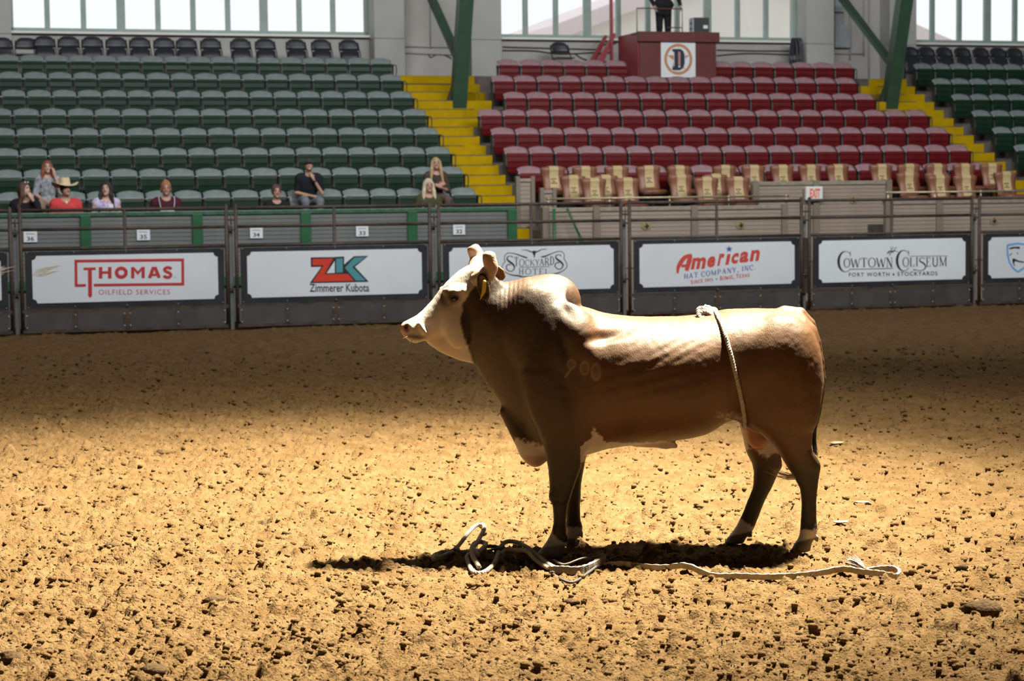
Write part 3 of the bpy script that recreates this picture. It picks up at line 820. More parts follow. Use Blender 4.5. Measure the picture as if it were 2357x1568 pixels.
# doubled rope rising towards the knot
rope_g([(1300,1322,.02),(1270,1312,.03),(1240,1298,.05),(1212,1286,.075),(1185,1278,.085),(1165,1277,.08),(1152,1284,.06),(1140,1302,.03),(1124,1316,.018),(1105,1322,.015),(1088,1318,.016),(1079,1303,.02),(1075,1291,.03),(1084,1286,.045)])
rope_g([(1262,1312,.02),(1235,1302,.035),(1212,1294,.05),(1188,1288,.06),(1168,1286,.06),(1152,1291,.045)])
MB().tube([gp(1146,1289,.052), gp(1156,1285,.056)], .024, 10).build('dark_wrap', m_wrap, RT, smooth=True)
# knot and loop
rope_g([(1084,1286,.045),(1098,1292,.05),(1110,1286,.06),(1118,1276,.06),(1108,1272,.07),(1092,1280,.07),(1086,1294,.05),(1096,1306,.035),(1104,1312,.02)], .0135)
rope_g([(1102,1296,.05),(1090,1290,.07),(1098,1280,.08),(1106,1268,.09),(1115,1258,.11),(1112,1252,.12),(1096,1252,.115),(1076,1260,.085),(1058,1270,.05),(1046,1275,.03)], .0115)
rope_g([(1118,1278,.03),(1098,1272,.02),(1076,1274,.018),(1054,1275,.016),(1036,1280,.016),(1016,1290,.015),(1000,1294,.014),(999,1287,.014),(1012,1277,.014),(1032,1271,.014),(1046,1274,.016)], .0125)
rope_g([(1046,1278,.03),(1030,1285,.022),(1012,1292,.02),(1004,1290,.02),(1016,1282,.02),(1036,1276,.02)], .011)
MB().tube([gp(1042,1279,.02), gp(1052,1274,.02)], .021, 10).build('dark_wrap', m_wrap, RT, smooth=True)
tape([(1112,1267,.03),(1130,1266,.03),(1155,1268,.025)], .020, .012, 'strap_end', m_leather)
tape([(1120,1273,.02),(1150,1272,.02),(1182,1274,.018)], .012, .010, 'strap_end', m_leather)
# ------------------------------------------------------------------ fence of pipe panels with banners
m_pipe = mat('rusty_pipe', (.045,.032,.026), .62, .2, (.085,.058,.042), 9, .2, 60)
m_tin = mat('dark_sheet', (.052,.046,.046), .55, .1, (.075,.066,.062), 3, .05)
m_black = mat('black_frame', (.016,.017,.021), .45, 0, (.03,.03,.034), 3)
m_zinc = mat('bolt_zinc', (.55,.55,.53), .4, .6)
m_gpost = mat('grey_post', (.15,.16,.155), .5, .2, (.20,.21,.20), 6)
m_ink = mat('print_black', (.02,.02,.022), .5)
m_red = mat('print_red', (.46,.035,.04), .5); m_red2 = mat('print_bright_red', (.56,.07,.05), .5); m_zred = mat('print_orange_red', (.58,.045,.02), .5)
m_teal = mat('print_teal', (.07,.27,.31), .5); m_blue = mat('print_blue', (.055,.10,.36), .5); m_sky = mat('print_sky_blue', (.14,.36,.68), .5)
def face_mat(name, c, dirt):
    m = mat(name, c, .42, 0, tuple(a*.93 for a in c), 1.2)
    return m
m_face = face_mat('banner_white', (.66,.70,.74), 0)
m_face2 = face_mat('banner_clean', (.72,.77,.80), 0)
UP = [-11.13 + 3.28*k for k in range(8)]
PV0, YB, YF, YI = 0.0, -0.045, -0.056, -0.0595
def fp(px, py, v=-.0595): return onv(px, py, v)
PANELS = ['pipe fence at the left picture edge with a mostly hidden white banner',
          'pipe fence with the red boxed oilfield banner', 'pipe fence with the red and teal initials banner',
          'pipe fence behind the bull head with the hotel banner', 'pipe fence with the red and blue hat maker banner',
          'pipe fence with the black lettered coliseum banner', 'pipe fence at the right picture edge with a blue shield banner']
fence = []
kick_me = None
for k in range(7):
    u0 = UP[k] + .075; w = UP[k+1] - UP[k] - .15
    t = thing('pipe_fence', PANELS[k], 'fence', L(u0, 0, 0), TH, 'fence panels along the arena')
    fence.append((t, u0))
    for x in (0, w): MB().tube([(x, 0, .02), (x, 0, 1.915)], .030, 10).sphere((x, 0, 1.915), .030, 10, 6).build('end_post', m_pipe, t, smooth=True)
    for z in (1.885, 1.595, 1.295): MB().tube([(0, 0, z), (w, 0, z)], .026, 10).build('rail', m_pipe, t, smooth=True)
    MB().box(0, w, -.03, .03, .325, .375).build('rail', m_pipe, t)
    MB().box(0, w, -.03, .03, .02, .065).build('rail', m_pipe, t)
    MB().tube([(w/2, .0, .04), (w/2, .0, 1.885)], .026, 8).build('mid_post', m_pipe, t, smooth=True)
    for q in range(4):
        a = .05 + (w - .1) * q / 4; c = .05 + (w - .1) * (q+1) / 4
        MB().box(a + .004, c - .004, -.030, -.018, .062, .327, .003).build('kick_board', m_tin, t)
    for q in (1, 3): MB().box(w*q/4 - .035, w*q/4 + .035, -.036, -.028, .06, .33).build('strap', m_pipe, t)
    MB().box(w/2 - .06, w/2 + .06, -.036, -.028, .06, .33).build('strap', m_pipe, t)
    MB().box(.055, w - .055, YB, -.028, .385, 1.265, .004).build('banner_frame', m_black, t)
    bl = MB()
    for x in (.06, w/4, w/2 - .045, w/2 + .045, w*3/4, w - .06):
        for z in (.10, .285): bl.sphere((x, -.038, z), .0115, 8, 5)
    for x in (.085, w*.25, w*.5, w*.75, w - .085):
        for z in (.415, 1.245): bl.sphere((x, YB - .001, z), .008, 6, 4)
    tag(bl.build('bolts', m_zinc, t, smooth=True), kind='stuff')
    # white face with notched corners
    x0, x1, z0, z1, r = .155, w - .155, .475, 1.195, .065
    pts = []
    for (cx, cz, a0) in ((x0, z0, 90), (x1, z0, 180), (x1, z1, 270), (x0, z1, 0)):
        sx = 1 if cx == x0 else -1; sz = 1 if cz == z0 else -1
        arc = [(cx + math.cos(math.radians(a0 - 90*j/4)) * r, cz + math.sin(math.radians(a0 - 90*j/4)) * r) for j in range(5)]
        ins = [(cx - 0*sx, cz + sz*(r + .018)), *arc, (cx + sx*(r + .018), cz)] if a0 in (90, 270) else [(cx + sx*(r + .018), cz), *arc, (cx, cz + sz*(r + .018))]
        pts += ins
    fo = MB().poly(pts, YF, YB).build('banner_face', m_face2 if k == 5 else m_face, t)
    fence[-1] += (fo,)
for k in range(1, 7):
    t = thing('fence_post', 'grey steel post between fence panels, ' + ORD[k-1] + ' gap from the left', 'post', L(UP[k], .05, 0), TH, 'posts between fence panels')
    MB().box(-.03, .03, 0, .06, -.05, 1.62, .004).build('upright', m_gpost, t)
    for z in (1.70, 1.55, .62):
        MB().tube([(-.06, -.05, z), (.06, -.05, z)], .014, 6).build('hinge_pin', m_pipe, t, smooth=True)
        MB().tube([(.0, -.055, z - .06), (0, -.055, z + .10)], .010, 6).build('hinge_bolt', m_pipe, t, smooth=True)
    if k in (5,): MB().box(-.05, .05, -.045, -.005, .30, 1.25).build('rubber_flap', mat('rubber', (.035,.022,.016), .8), t)

# ---- lettering helpers working on the banner plane
def art(k, draw, name, m):
    t, u0, fo = fence[k]; mb = MB(); draw(mb, lambda x, y: (fp(x, y)[0] - u0, fp(x, y)[1])); o = mb.build(name, m, fo); return o
_lay = [0]
def PS(mb, g, pts, w, y=YI, smooth_=0):
    _lay[0] = (_lay[0] + 1) % 40; y = y - _lay[0]*2.5e-5
    q = [g(*p[:2]) for p in pts]
    if smooth_: q = [(a.x, a.y) for a in catmull([(p[0], p[1], 0) for p in q], smooth_)]
    if hasattr(w, '__len__'): w = list(np.interp(np.linspace(0, 1, len(q)), np.linspace(0, 1, len(w)), w))
    mb.strip(q, [a/141.0 for a in w] if hasattr(w, '__len__') else w/141.0, y, YF + .0005)
def PP(mb, g, pts, y=YI):
    _lay[0] = (_lay[0] + 1) % 40; y = y - _lay[0]*2.5e-5
    mb.poly([g(*p) for p in pts], y, YF + .0005)
def arcp(cx, cy, rx, ry, a0, a1, n=14): return [(cx + rx*math.cos(math.radians(a0 + (a1-a0)*i/n)), cy + ry*math.sin(math.radians(a0 + (a1-a0)*i/n))) for i in range(n+1)]
G = {  # serif capitals in a unit box: strokes (points, thick?), serif feet (x, y)
 'A': ([([(.10,0),(.46,1)],0),([(.44,1),(.84,0)],1),([(.24,.36),(.68,.36)],0)],[(.10,0),(.84,0)]),
 'B': ([([(.2,0),(.2,1)],1),([(.2,1)]+arcp(.42,.76,.28,.24,90,-90)+[(.2,.52)],2),([(.2,.52)]+arcp(.45,.26,.33,.26,90,-90)+[(.2,0)],2)],[]),
 'C': ([(arcp(.52,.5,.42,.5,42,318,22),2),([(.84,.66),(.84,.98)],0)],[]),
 'D': ([([(.2,0),(.2,1)],1),([(.1,1),(.2,1)]+arcp(.38,.5,.47,.5,90,-90,18)+[(.2,0),(.1,0)],2)],[]),
 'E': ([([(.22,0),(.22,1)],1),([(.1,1),(.80,1),(.80,.78)],0),([(.2,.52),(.62,.52)],0),([(.1,0),(.84,0),(.84,.24)],0)],[]),
 'F': ([([(.22,0),(.22,1)],1),([(.1,1),(.80,1),(.80,.78)],0),([(.2,.52),(.62,.52)],0)],[(.22,0)]),
 'H': ([([(.2,0),(.2,1)],1),([(.8,0),(.8,1)],1),([(.2,.52),(.8,.52)],0)],[(.2,0),(.2,1),(.8,0),(.8,1)]),
 'I': ([([(.5,0),(.5,1)],1)],[(.5,0),(.5,1)]),
 'K': ([([(.2,0),(.2,1)],1),([(.82,1),(.22,.42)],0),([(.40,.58),(.86,0)],1)],[(.2,0),(.2,1),(.86,0),(.8,1)]),
 'L': ([([(.22,0),(.22,1)],1),([(.1,0),(.84,0),(.84,.26)],0)],[(.22,1)]),
 'M': ([([(.14,0),(.14,1)],0),([(.14,1),(.5,.05)],1),([(.5,.05),(.86,1)],0),([(.86,0),(.86,1)],1)],[(.14,0),(.86,0),(.12,1),(.88,1)]),
 'N': ([([(.16,0),(.16,1)],0),([(.16,1),(.84,0)],1),([(.84,0),(.84,1)],0)],[(.16,0),(.12,1),(.84,1)]),
 'O': ([(arcp(.5,.5,.42,.5,0,360,28),2)],[]),
 'P': ([([(.2,0),(.2,1)],1),([(.1,1),(.2,1)]+arcp(.42,.74,.34,.26,90,-90)+[(.2,.48)],2)],[(.2,0)]),
 'R': ([([(.2,0),(.2,1)],1),([(.1,1),(.2,1)]+arcp(.42,.75,.32,.25,90,-90)+[(.2,.5)],2),([(.46,.5),(.88,0)],1)],[(.2,0),(.88,0)]),
 'S': ([([(.82,.74),(.80,.92),(.62,1),(.42,1),(.22,.92),(.18,.74),(.30,.60),(.68,.42),(.82,.26),(.76,.08),(.56,0),(.36,0),(.18,.08),(.16,.28)],1)],[]),
 'T': ([([(.5,0),(.5,1)],1),([(.08,.76),(.08,1),(.92,1),(.92,.76)],0)],[(.5,0)]),
 'U': ([([(.2,1),(.2,.3)]+arcp(.5,.3,.3,.3,180,360,12)+[(.8,1)],1)],[(.2,1),(.8,1)]),
 'W': ([([(.04,1),(.28,0)],1),([(.28,0),(.5,.9)],0),([(.5,.9),(.72,0)],1),([(.72,0),(.96,1)],0)],[(.05,1),(.95,1)]),
 'X': ([([(.14,1),(.86,0)],1),([(.84,1),(.14,0)],0)],[(.14,0),(.86,0),(.14,1),(.84,1)]),
 'Y': ([([(.08,1),(.5,.45)],1),([(.92,1),(.5,.45)],0),([(.5,0),(.5,.45)],1)],[(.5,0),(.1,1),(.9,1)]),
 '1': ([([(.3,.85),(.52,1),(.52,0)],1)],[(.52,0)]),
 '9': ([(arcp(.5,.70,.30,.30,0,360,16),2),([(.80,.70),(.76,.35),(.45,0),(.25,.05)],1)],[]),
 '5': ([([(.80,1),(.30,1),(.26,.56)],0),([(.26,.56)]+arcp(.46,.32,.34,.30,110,-140,12),2)],[]),
 ',': ([([(.5,.1),(.5,0),(.36,-.18)],1)],[]), '.': ([([(.5,0),(.5,.12)],1)],[])}
def serif(mb, g, text, box, T=.15, t=.06, sf=.11, y=YI):
    """box(i) gives the drawing box (x left, y baseline, width, height) of letter i"""
    for i, ch in enumerate(text):
        if ch == ' ': continue
        bx_, by_, bw_, bh_ = box(i); st, ft = G[ch]
        mp_ = lambda p: (bx_ + p[0]*bw_, by_ - p[1]*bh_)
        for pts, kd in st:
            n_ = len(pts); q = [mp_(p) for p in pts]
            if kd == 2:
                cx = sum(p[0] for p in pts)/n_; ws = []
                for j in range(n_):
                    a, c = pts[max(j-1, 0)], pts[min(j+1, n_-1)]
                    vx, vy = abs(c[0]-a[0])*bw_, abs(c[1]-a[1])*bh_; f_ = vy / (vx + vy + 1e-6)
                    ws.append((t + (T - t)*f_**1.5) * bh_)
            else: ws = [(T if kd == 1 else t) * bh_] * n_
            if ch == 'S' and kd == 1: ws = list(np.interp(range(n_), [0, 2, 6.5, 11, 13], [t*bh_, t*bh_, T*1.1*bh_, t*bh_, t*bh_]))
            PS(mb, g, q, ws, y)
        for (sx, sy) in ft:
            a = mp_((sx, sy)); e = t*bh_*.5 * (1 if sy < .5 else -1)
            PS(mb, g, [(a[0] - sf*bh_, a[1] - e), (a[0] + sf*bh_, a[1] - e)], t*bh_, y)
def fit_text(mb, g, body, x0, x1, ytop, ybot, bold=0.0, shear=0.0, rot=0.0, spacing=1.0, y=YI):
    a = g(x0, ybot); c = g(x1, ybot); d = g(x0, ytop)
    text_mb(body, a[0], c[0], a[1], d[1], y, y, bold, shear, (c[1] - a[1])/(c[0] - a[0]) + rot, mb, spacing)
# ---- banner with the red box
def z5(x, y): return (150 + x/7.857, 570 + y/7.857)
def d1(mb, g):
    f = lambda *P: [z5(*p) for p in P]
    PS(mb, g, f((375,684),(176,688)), 6.0); PS(mb, g, f((199,710),(193,222)), 6.0); PS(mb, g, f((172,245),(2148,222)), 6.0); PS(mb, g, f((2125,200),(2129,684)), 6.0); PS(mb, g, f((2150,660),(518,680)), 6.0)
    PS(mb, g, f((335,386),(552,382)), 5.6); PS(mb, g, f((447,386),(452,880)), 8.4); PP(mb, g, f((419,878),(485,876),(452,912)))
    for q_ in (641, 806): PS(mb, g, f((q_,350),(q_+1,560)), 7.6)
    PS(mb, g, f((640,452),(806,450)), 5.4)
    PS(mb, g, [z5(1015 + 86*math.cos(a), 454 + 80*math.sin(a)) for a in np.linspace(0, 6.2832, 33)], 7.6)
    PS(mb, g, f((1222,556),(1222,352)), 7.0); PS(mb, g, f((1411,552),(1411,348)), 7.0); PP(mb, g, f((1196,352),(1246,350),(1315,430),(1388,348),(1437,347),(1316,498)))
    PS(mb, g, f((1525,552),(1600,350)), 7.2); PS(mb, g, f((1702,548),(1622,350)), 7.2); PS(mb, g, f((1560,494),(1670,492)), 5.0); PP(mb, g, f((1575,348),(1648,348),(1640,400),(1585,400)))
    PS(mb, g, f((1918,392),(1895,368),(1850,362),(1805,380),(1800,412),(1840,440),(1890,462),(1912,492),(1895,530),(1850,540),(1805,528),(1786,505)), 6.6, YI, 3)
art(1, d1, 'logo', m_red)
def d1b(mb, g): fit_text(mb, g, 'OILFIELD SERVICES', z5(608,0)[0], z5(1895,0)[0], z5(0,762)[1], z5(0,852)[1], -.008, 0, .004, 1.15)
art(1, d1b, 'lettering', m_red)
def d1c(mb, g): fit_text(mb, g, 'TM', z5(1958,0)[0], z5(2003,0)[0], z5(0,525)[1], z5(0,548)[1])
art(1, d1c, 'lettering', m_ink)
m_mud = mat('dried_mud', (.42,.36,.27), .9, 0, (.60,.56,.48), 25)
def smear(pts, seed):
    def f(mb, g):
        rg = random.Random(seed)
        for i in range(7):
            a = pts[0][0] + rg.uniform(0, 14); y_ = pts[0][1] + rg.uniform(-8, 10)
            PS(mb, g, [(a, y_), (a + rg.uniform(15, 30), y_ - rg.uniform(1, 6)), (a + rg.uniform(40, 70), y_ - rg.uniform(4, 14))], [1.5, rg.uniform(2, 4.5), .5], YI + .0015)
    return f
art(1, smear([(73, 628)], 3), 'mud_smear', m_mud); art(0, smear([(-40, 630)], 5), 'mud_smear', m_mud)
# ---- initials banner
def z6(x, y): return (580 + x/3.734, 360 + y/3.734)
def d2(mb, g):
    f = [z6(*p) for p in ((505,868),(712,866),(715,864),(792,861),(792,930),(876,858),(1000,855),(884,950),(1004,1078),(497,1090),(598,948),(507,950))]; PP(mb, g, f, YI)
def d2r(mb, g): PP(mb, g, [z6(*p) for p in ((519,882),(698,878),(622,1014),(826,1010),(878,1070),(520,1080),(617,936),(519,936))], YI - .0012)
def d2w(mb, g): PP(mb, g, [z6(*p) for p in ((711,898),(711,1002),(642,1005))], YI - .0012)
def d2t(mb, g):
    PP(mb, g, [z6(*p) for p in ((723,880),(780,876),(780,998),(723,1000))], YI - .0012)
    PP(mb, g, [z6(*p) for p in ((880,870),(978,866),(862,952),(977,1067),(893,1069),(798,958))], YI - .0012)
art(2, d2, 'logo_outline', m_ink); art(2, d2r, 'logo', m_zred); art(2, d2w, 'logo', m_face); art(2, d2t, 'logo', m_teal)
def d2x(mb, g): fit_text(mb, g, 'Zimmerer Kubota', z6(497,0)[0], z6(1008,0)[0], z6(0,1096)[1], z6(0,1166)[1], .012, 0, .005)
art(2, d2x, 'lettering', m_ink)
# ---- hotel banner
def z7(x, y): return (1120 + x/10.714, 560 + y/10.71)
def d3(mb, g):
    F_ = lambda P: [z7(*p) for p in P]
    PS(mb, g, F_([(1010,352),(960,348),(820,300),(680,255),(540,240),(460,290),(440,380),(455,450),(410,510),(385,590),(420,680),(520,745),(640,785),(760,800),(870,822)]), [1.0,3.4,2.6,1.6,1.4,1.4,1.4,1.6,1.4,1.4,1.6,1.6,2.4,3.0,3.4], YI, 5)
    PS(mb, g, F_([(1340,330),(1400,332),(1500,300),(1640,240),(1780,200),(1870,215),(1915,290),(1910,380),(1960,460),(1985,540),(1960,620),(1860,690),(1760,735),(1660,758),(1500,790),(1200,830),(870,822)]), [1.0,3.2,2.6,1.6,1.4,1.4,1.4,1.6,1.4,1.6,1.6,1.6,2.6,2.6,2.2,2.2,2.2], YI, 5)
    # longhorn skull
    PP(mb, g, F_([(1130,200),(1175,180),(1225,200),(1215,240),(1195,290),(1188,350),(1172,355),(1160,290),(1135,240)]))
    PS(mb, g, F_([(1140,210),(1080,205),(1020,180),(950,165),(870,172)]), [2.6,2.2,1.8,1.4,.6], YI, 5)
    PS(mb, g, F_([(1215,212),(1270,200),(1330,165),(1400,150),(1500,146)]), [2.6,2.2,1.8,1.4,.6], YI, 5)
    # swash letters at both ends
    PS(mb, g, F_([(640,350),(610,318),(560,318),(515,350),(510,400),(560,450),(630,500),(680,560),(680,630),(630,685),(560,685),(500,640),(490,570),(530,525),(590,530)]), [2.6,1.4,1.4,2.4,3.2,4.4,4.4,3.6,2.6,1.8,1.8,2.2,2.4,1.8,2.6], YI, 5)
    PS(mb, g, F_([(1840,320),(1810,285),(1760,285),(1715,310),(1712,360),(1760,410),(1830,460),(1880,520),(1875,580),(1825,635),(1760,635),(1700,590),(1690,530),(1730,480),(1790,485)]), [2.6,1.4,1.4,2.4,3.2,4.4,4.4,3.6,2.6,1.8,1.8,2.2,2.4,1.8,2.6], YI, 5)
    xs = [680,800,945,1065,1200,1310,1430,1560,1680]; tops = [345,392,405,405,402,385,358,330,0]; bots = [565,566,558,552,548,545,540,532,0]
    def bx1(i):
        a = z7(xs[i], bots[i]); c = z7(xs[i+1] - 8, tops[i]); return (a[0], a[1], c[0]-a[0], a[1]-c[1])
    serif(mb, g, 'TOCKYARD', bx1, .10, .05, .09)
    hx = [790,945,1130,1290,1440,1570]
    def bx2(i):
        a = z7(hx[i], 770); c = z7(hx[i+1] - 25, 628); return (a[0], a[1], c[0]-a[0], a[1]-c[1])
    serif(mb, g, 'HOTEL', bx2, .12, .06, .12)
    PS(mb, g, F_([(810,596),(1200,586),(1555,572)]), 1.0)
art(3, d3, 'logo', m_ink)
# ---- hat maker banner
def z8(x, y): return (1500 + x/7.857, 550 + y/7.857)
def star(cx, cy, r, n=5, inner=.42, rot=-90): return [(cx + (r if i % 2 == 0 else r*inner)*math.cos(math.radians(rot + 180/n*i)), cy + (r if i % 2 == 0 else r*inner)*math.sin(math.radians(rot + 180/n*i))) for i in range(2*n)]
def d4(mb, g):
    F_ = lambda P: [z8(*p) for p in P]
    # big slanted initial
    PS(mb, g, F_([(470,625),(480,520),(530,420),(610,330),(725,290)]), [4,9,11,10,6], YI, 4)
    PS(mb, g, F_([(705,292),(680,400),(630,575)]), [9,12.5,9.5], YI, 3); PS(mb, g, F_([(540,492),(660,480)]), 6.5)
    S = [('m', 705, 985, 345, 555), ('e', 985, 1160, 320, 520), ('r', 1185, 1310, 268, 490), ('i', 1330, 1420, 278, 470), ('c', 1425, 1575, 262, 455), ('a', 1575, 1765, 235, 435), ('n', 1770, 1960, 205, 408)]
    for ch, xa, xb, ya, yb in S:
        a = z8(xa, yb); c = z8(xb, ya); ch2 = 'ı' if ch == 'i' else ch
        fit_text(mb, g, ch2, a[0], c[0] - 3.5, c[1], a[1], .045, .22, .06)
art(4, d4, 'lettering', m_red2)
def d4s(mb, g): PP(mb, g, star(*z8(1402,185), 8.2))
art(4, d4s, 'star', m_blue)
def line_boxes(text, x0, y0, x1, y1, h, gap=.16, small=None):
    n_ = len(text); wts = [(.55 if c in 'I1' else .38 if c in ',. ' else 1.15 if c in 'MW' else .9) * (1 if not small or i in small else .82) for i, c in enumerate(text)]
    tot = sum(wts); out = []; acc = 0
    for i, w_ in enumerate(wts):
        f0 = acc/tot; acc += w_; f1 = acc/tot
        xa = x0 + (x1-x0)*f0; xb = x0 + (x1-x0)*f1; hh = h * (1 if not small or i in small else .82)
        out.append((xa, y0 + (y1-y0)*f0, (xb-xa)*(1-gap), hh))
    return lambda i: out[i]
def words(k, text, a, c, h, gap, small, T, t, sf, m):
    bx_ = line_boxes(text, *a, *c, h, gap, small); i0 = 0
    for wd_ in text.split(' '):
        def dr(mb, g, wd_=wd_, i0=i0): serif(mb, g, wd_, lambda i: bx_(i + i0), T, t, sf)
        art(k, dr, 'lettering', m); i0 += len(wd_) + 1
words(4, 'HAT COMPANY, INC.', z8(585,722), z8(1895,548), 11.5, .16, None, .17, .08, .10, m_blue)
words(4, 'SINCE 1915', z8(702,818), z8(1118,757), 9.2, .12, (0,), .20, .10, .11, m_red2)
words(4, 'BOWIE, TEXAS', z8(1232,748), z8(1780,676), 9.2, .12, (0, 7), .20, .10, .11, m_red2)
def d4d(mb, g): PP(mb, g, star(*z8(1174,727), 2.6))
art(4, d4d, 'star', m_blue)
# ---- coliseum banner
def z9(x, y): return (1900 + x/5.1575, 550 + y/5.1575)
def d5(mb, g):
    F_ = lambda P: [z9(*p) for p in P]
    for (cx, cy, rx, ry, sl) in ((238,270,82,122,0),(930,258,80,122,0)):
        q = [(cx + rx*math.cos(math.radians(a)), cy - ry*math.sin(math.radians(a))) for a in np.linspace(40, 318, 26)]
        ws = [1.2 + 5.4*max(0, -math.cos(math.radians(a)))**1.2 for a in np.linspace(40, 318, 26)]
        PS(mb, g, F_(q), ws); PS(mb, g, F_([(cx+58,cy-122),(cx+58,cy-60)]), 1.2)
    def row(text, xs, yt, yb, T=.13, t=.05):
        def bx_(i):
            a = z9(xs[i], yb[i]); c = z9(xs[i+1]-6, yt[i]); return (a[0], a[1], c[0]-a[0], a[1]-c[1])
        serif(mb, g, text, bx_, T, t, .08)
    row('OWTOWN', [215,302,418,505,605,722,805], [232,232,228,226,226,222], [338,340,338,336,336,338], .14, .05)
    row('OLI', [915,1000,1068,1110], [220,222,218], [330,326,326], .13, .05)
    row('EUM', [1192,1262,1350,1448], [222,218,214], [328,326,324], .12, .05)
    PS(mb, g, F_([(300,362),(550,356),(802,350)]), 1.3); PS(mb, g, F_([(1000,206),(1220,204),(1448,203)]), 1.0)
    PS(mb, g, F_([(1180,240),(1160,225),(1130,228),(1118,250),(1130,270),(1165,290),(1188,325),(1175,360),(1130,378),(1085,370),(1045,368)]), [1.2,1.2,1.6,2.6,3.2,3.6,3.2,2.2,1.4,1.0,3.0], YI, 4)
    # leaping horse and rider
    PS(mb, g, F_([(735,165),(760,150),(790,148),(815,142),(835,145)]), [2.4,2.6,3.0,2.6,1.0], YI, 4)
    for P_ in ([(740,160),(735,182)],[(752,158),(765,185)],[(770,150),(785,120),(775,95)],[(785,125),(805,110),(800,92)],[(815,142),(825,115),(845,98)],[(830,145),(862,150)],[(790,150),(770,180),(760,205)],[(805,148),(795,170)]):
        PS(mb, g, F_(P_), 1.2)
    fit_text(mb, g, 'FORT WORTH', z9(278,0)[0], z9(760,0)[0], z9(0,402)[1], z9(0,450)[1], .01, 0, .012, 1.25)
    fit_text(mb, g, 'STOCKYARDS', z9(855,0)[0], z9(1330,0)[0], z9(0,392)[1], z9(0,440)[1], .01, 0, .012, 1.2)
    PP(mb, g, star(*z9(808,423), 3.6))
art(5, d5, 'lettering', m_ink)
# ---- shield on the last banner
def d6(mb, g):
    q = [z9(*p) for p in ((2160,75),(2280,55),(2420,72),(2425,200),(2400,290),(2350,350),(2285,392),(2230,350),(2185,280),(2162,180),(2160,75))]; PS(mb, g, q, 5.0)
art(6, d6, 'shield', m_sky)
def d6b(mb, g):
    F_ = lambda P: [z9(*p) for p in P]
    PP(mb, g, F_([(2180,110),(2230,95),(2306,92),(2306,120),(2250,112),(2190,125)])); PP(mb, g, F_([(2218,240),(2240,232),(2300,262),(2357,268),(2357,285),(2290,275),(2250,262),(2240,290),(2252,330),(2235,310),(2222,275)]))
    PP(mb, g, F_([(2190,185),(2225,165),(2205,188),(2180,205)])); PP(mb, g, F_([(2275,155),(2290,175),(2278,185)]))
art(6, d6b, 'emblem', m_ink)
# ------------------------------------------------------------------ grandstand: tiers, stairs, tip-up seats
m_conc = mat('tier_concrete', (.085,.070,.062), .85, 0, (.14,.12,.105), 4, .3, 40)
m_yel = mat('stair_yellow', (.44,.285,.001), .8, 0, (.38,.245,.001), 5, .15, 40, spec=.1)
m_nose = mat('stair_nosing', (.06,.052,.045), .8, 0, (.11,.095,.08), 20)
RV = lambda r: 3.3 + .84*(r-1)              # back of the seats of row r
RF = lambda r: 4.163 - .387*(8-r)           # floor of row r
TE = lambda r: RV(r) - .72                  # front edge of tier r
LAND = RF(8) + .387
def tiers(u0, u1, r0, r1):
    mb = MB()
    for r in range(r0, r1+1): mb.box(u0, u1, TE(r), TE(r+1) + .02, 0.0, RF(r))
    return mb
struct('seating_terrace', tiers(-12.5, .38, 1, 8), m_conc)
struct('seating_terrace', tiers(1.36, 11.28, 2, 8), m_conc)
struct('seating_terrace', tiers(12.22, 18.5, 1, 8), m_conc)
mb = MB().box(-12.5, 18.5, TE(9), 11.25, 0, LAND)
struct('floor', mb, m_conc)
def stairs(u0, u1, u2, lab):
    t = thing('aisle_stairs', lab, 'stairs', L(u0, 0, 0), TH, 'yellow aisle stairs')
    n = 0
    for i in range(0, 18):
        v0 = TE(9) - .42*i; z1 = LAND - .1935*i
        if z1 < .1 or v0 - .42 < 1.86: break
        top = i < 5
        x1 = (u2 if top else u1) - u0
        dz_ = .012 if i % 3 == 1 else 0
        st = MB().box(0, x1, v0 - .42 if i else v0 - .4, v0 + .03, max(0, z1 - .1935*2), z1 - .1935, .006).build('step', m_yel, t)
        x_e = x1 - (.5 if top else .06) if i not in (2, 7) else x1*.55
        MB().box(.02, x_e, v0 - .425, v0 - .34, z1 - .1935 - .006, z1 - .1935 + .008).build('nosing', m_nose, st)
    MB().box(0, u2 - u0, TE(9) - .01, TE(9) + .02, LAND - .1935, LAND - .004).build('top_riser', m_yel, t)
    return t
stairs(.38, 1.36, 2.12, 'yellow aisle stairs between the big green block and the red block')
stairs(11.28, 12.22, 12.22, 'yellow aisle stairs between the red block and the right green block')
# the wide landing steps beside the right-hand arch post
tr = thing('landing_block', 'yellow painted step block beside the right green arch post', 'steps', L(10.5, 0, 0), TH)
for i in range(4):
    v0 = TE(9) - .42*i; z1 = LAND - .1935*i
    MB().box(.34 if i < 1 else .05, .78, v0 - .42, v0 + .02, z1 - .58, z1 - .1935 + .003, .006).build('step', m_yel, tr)

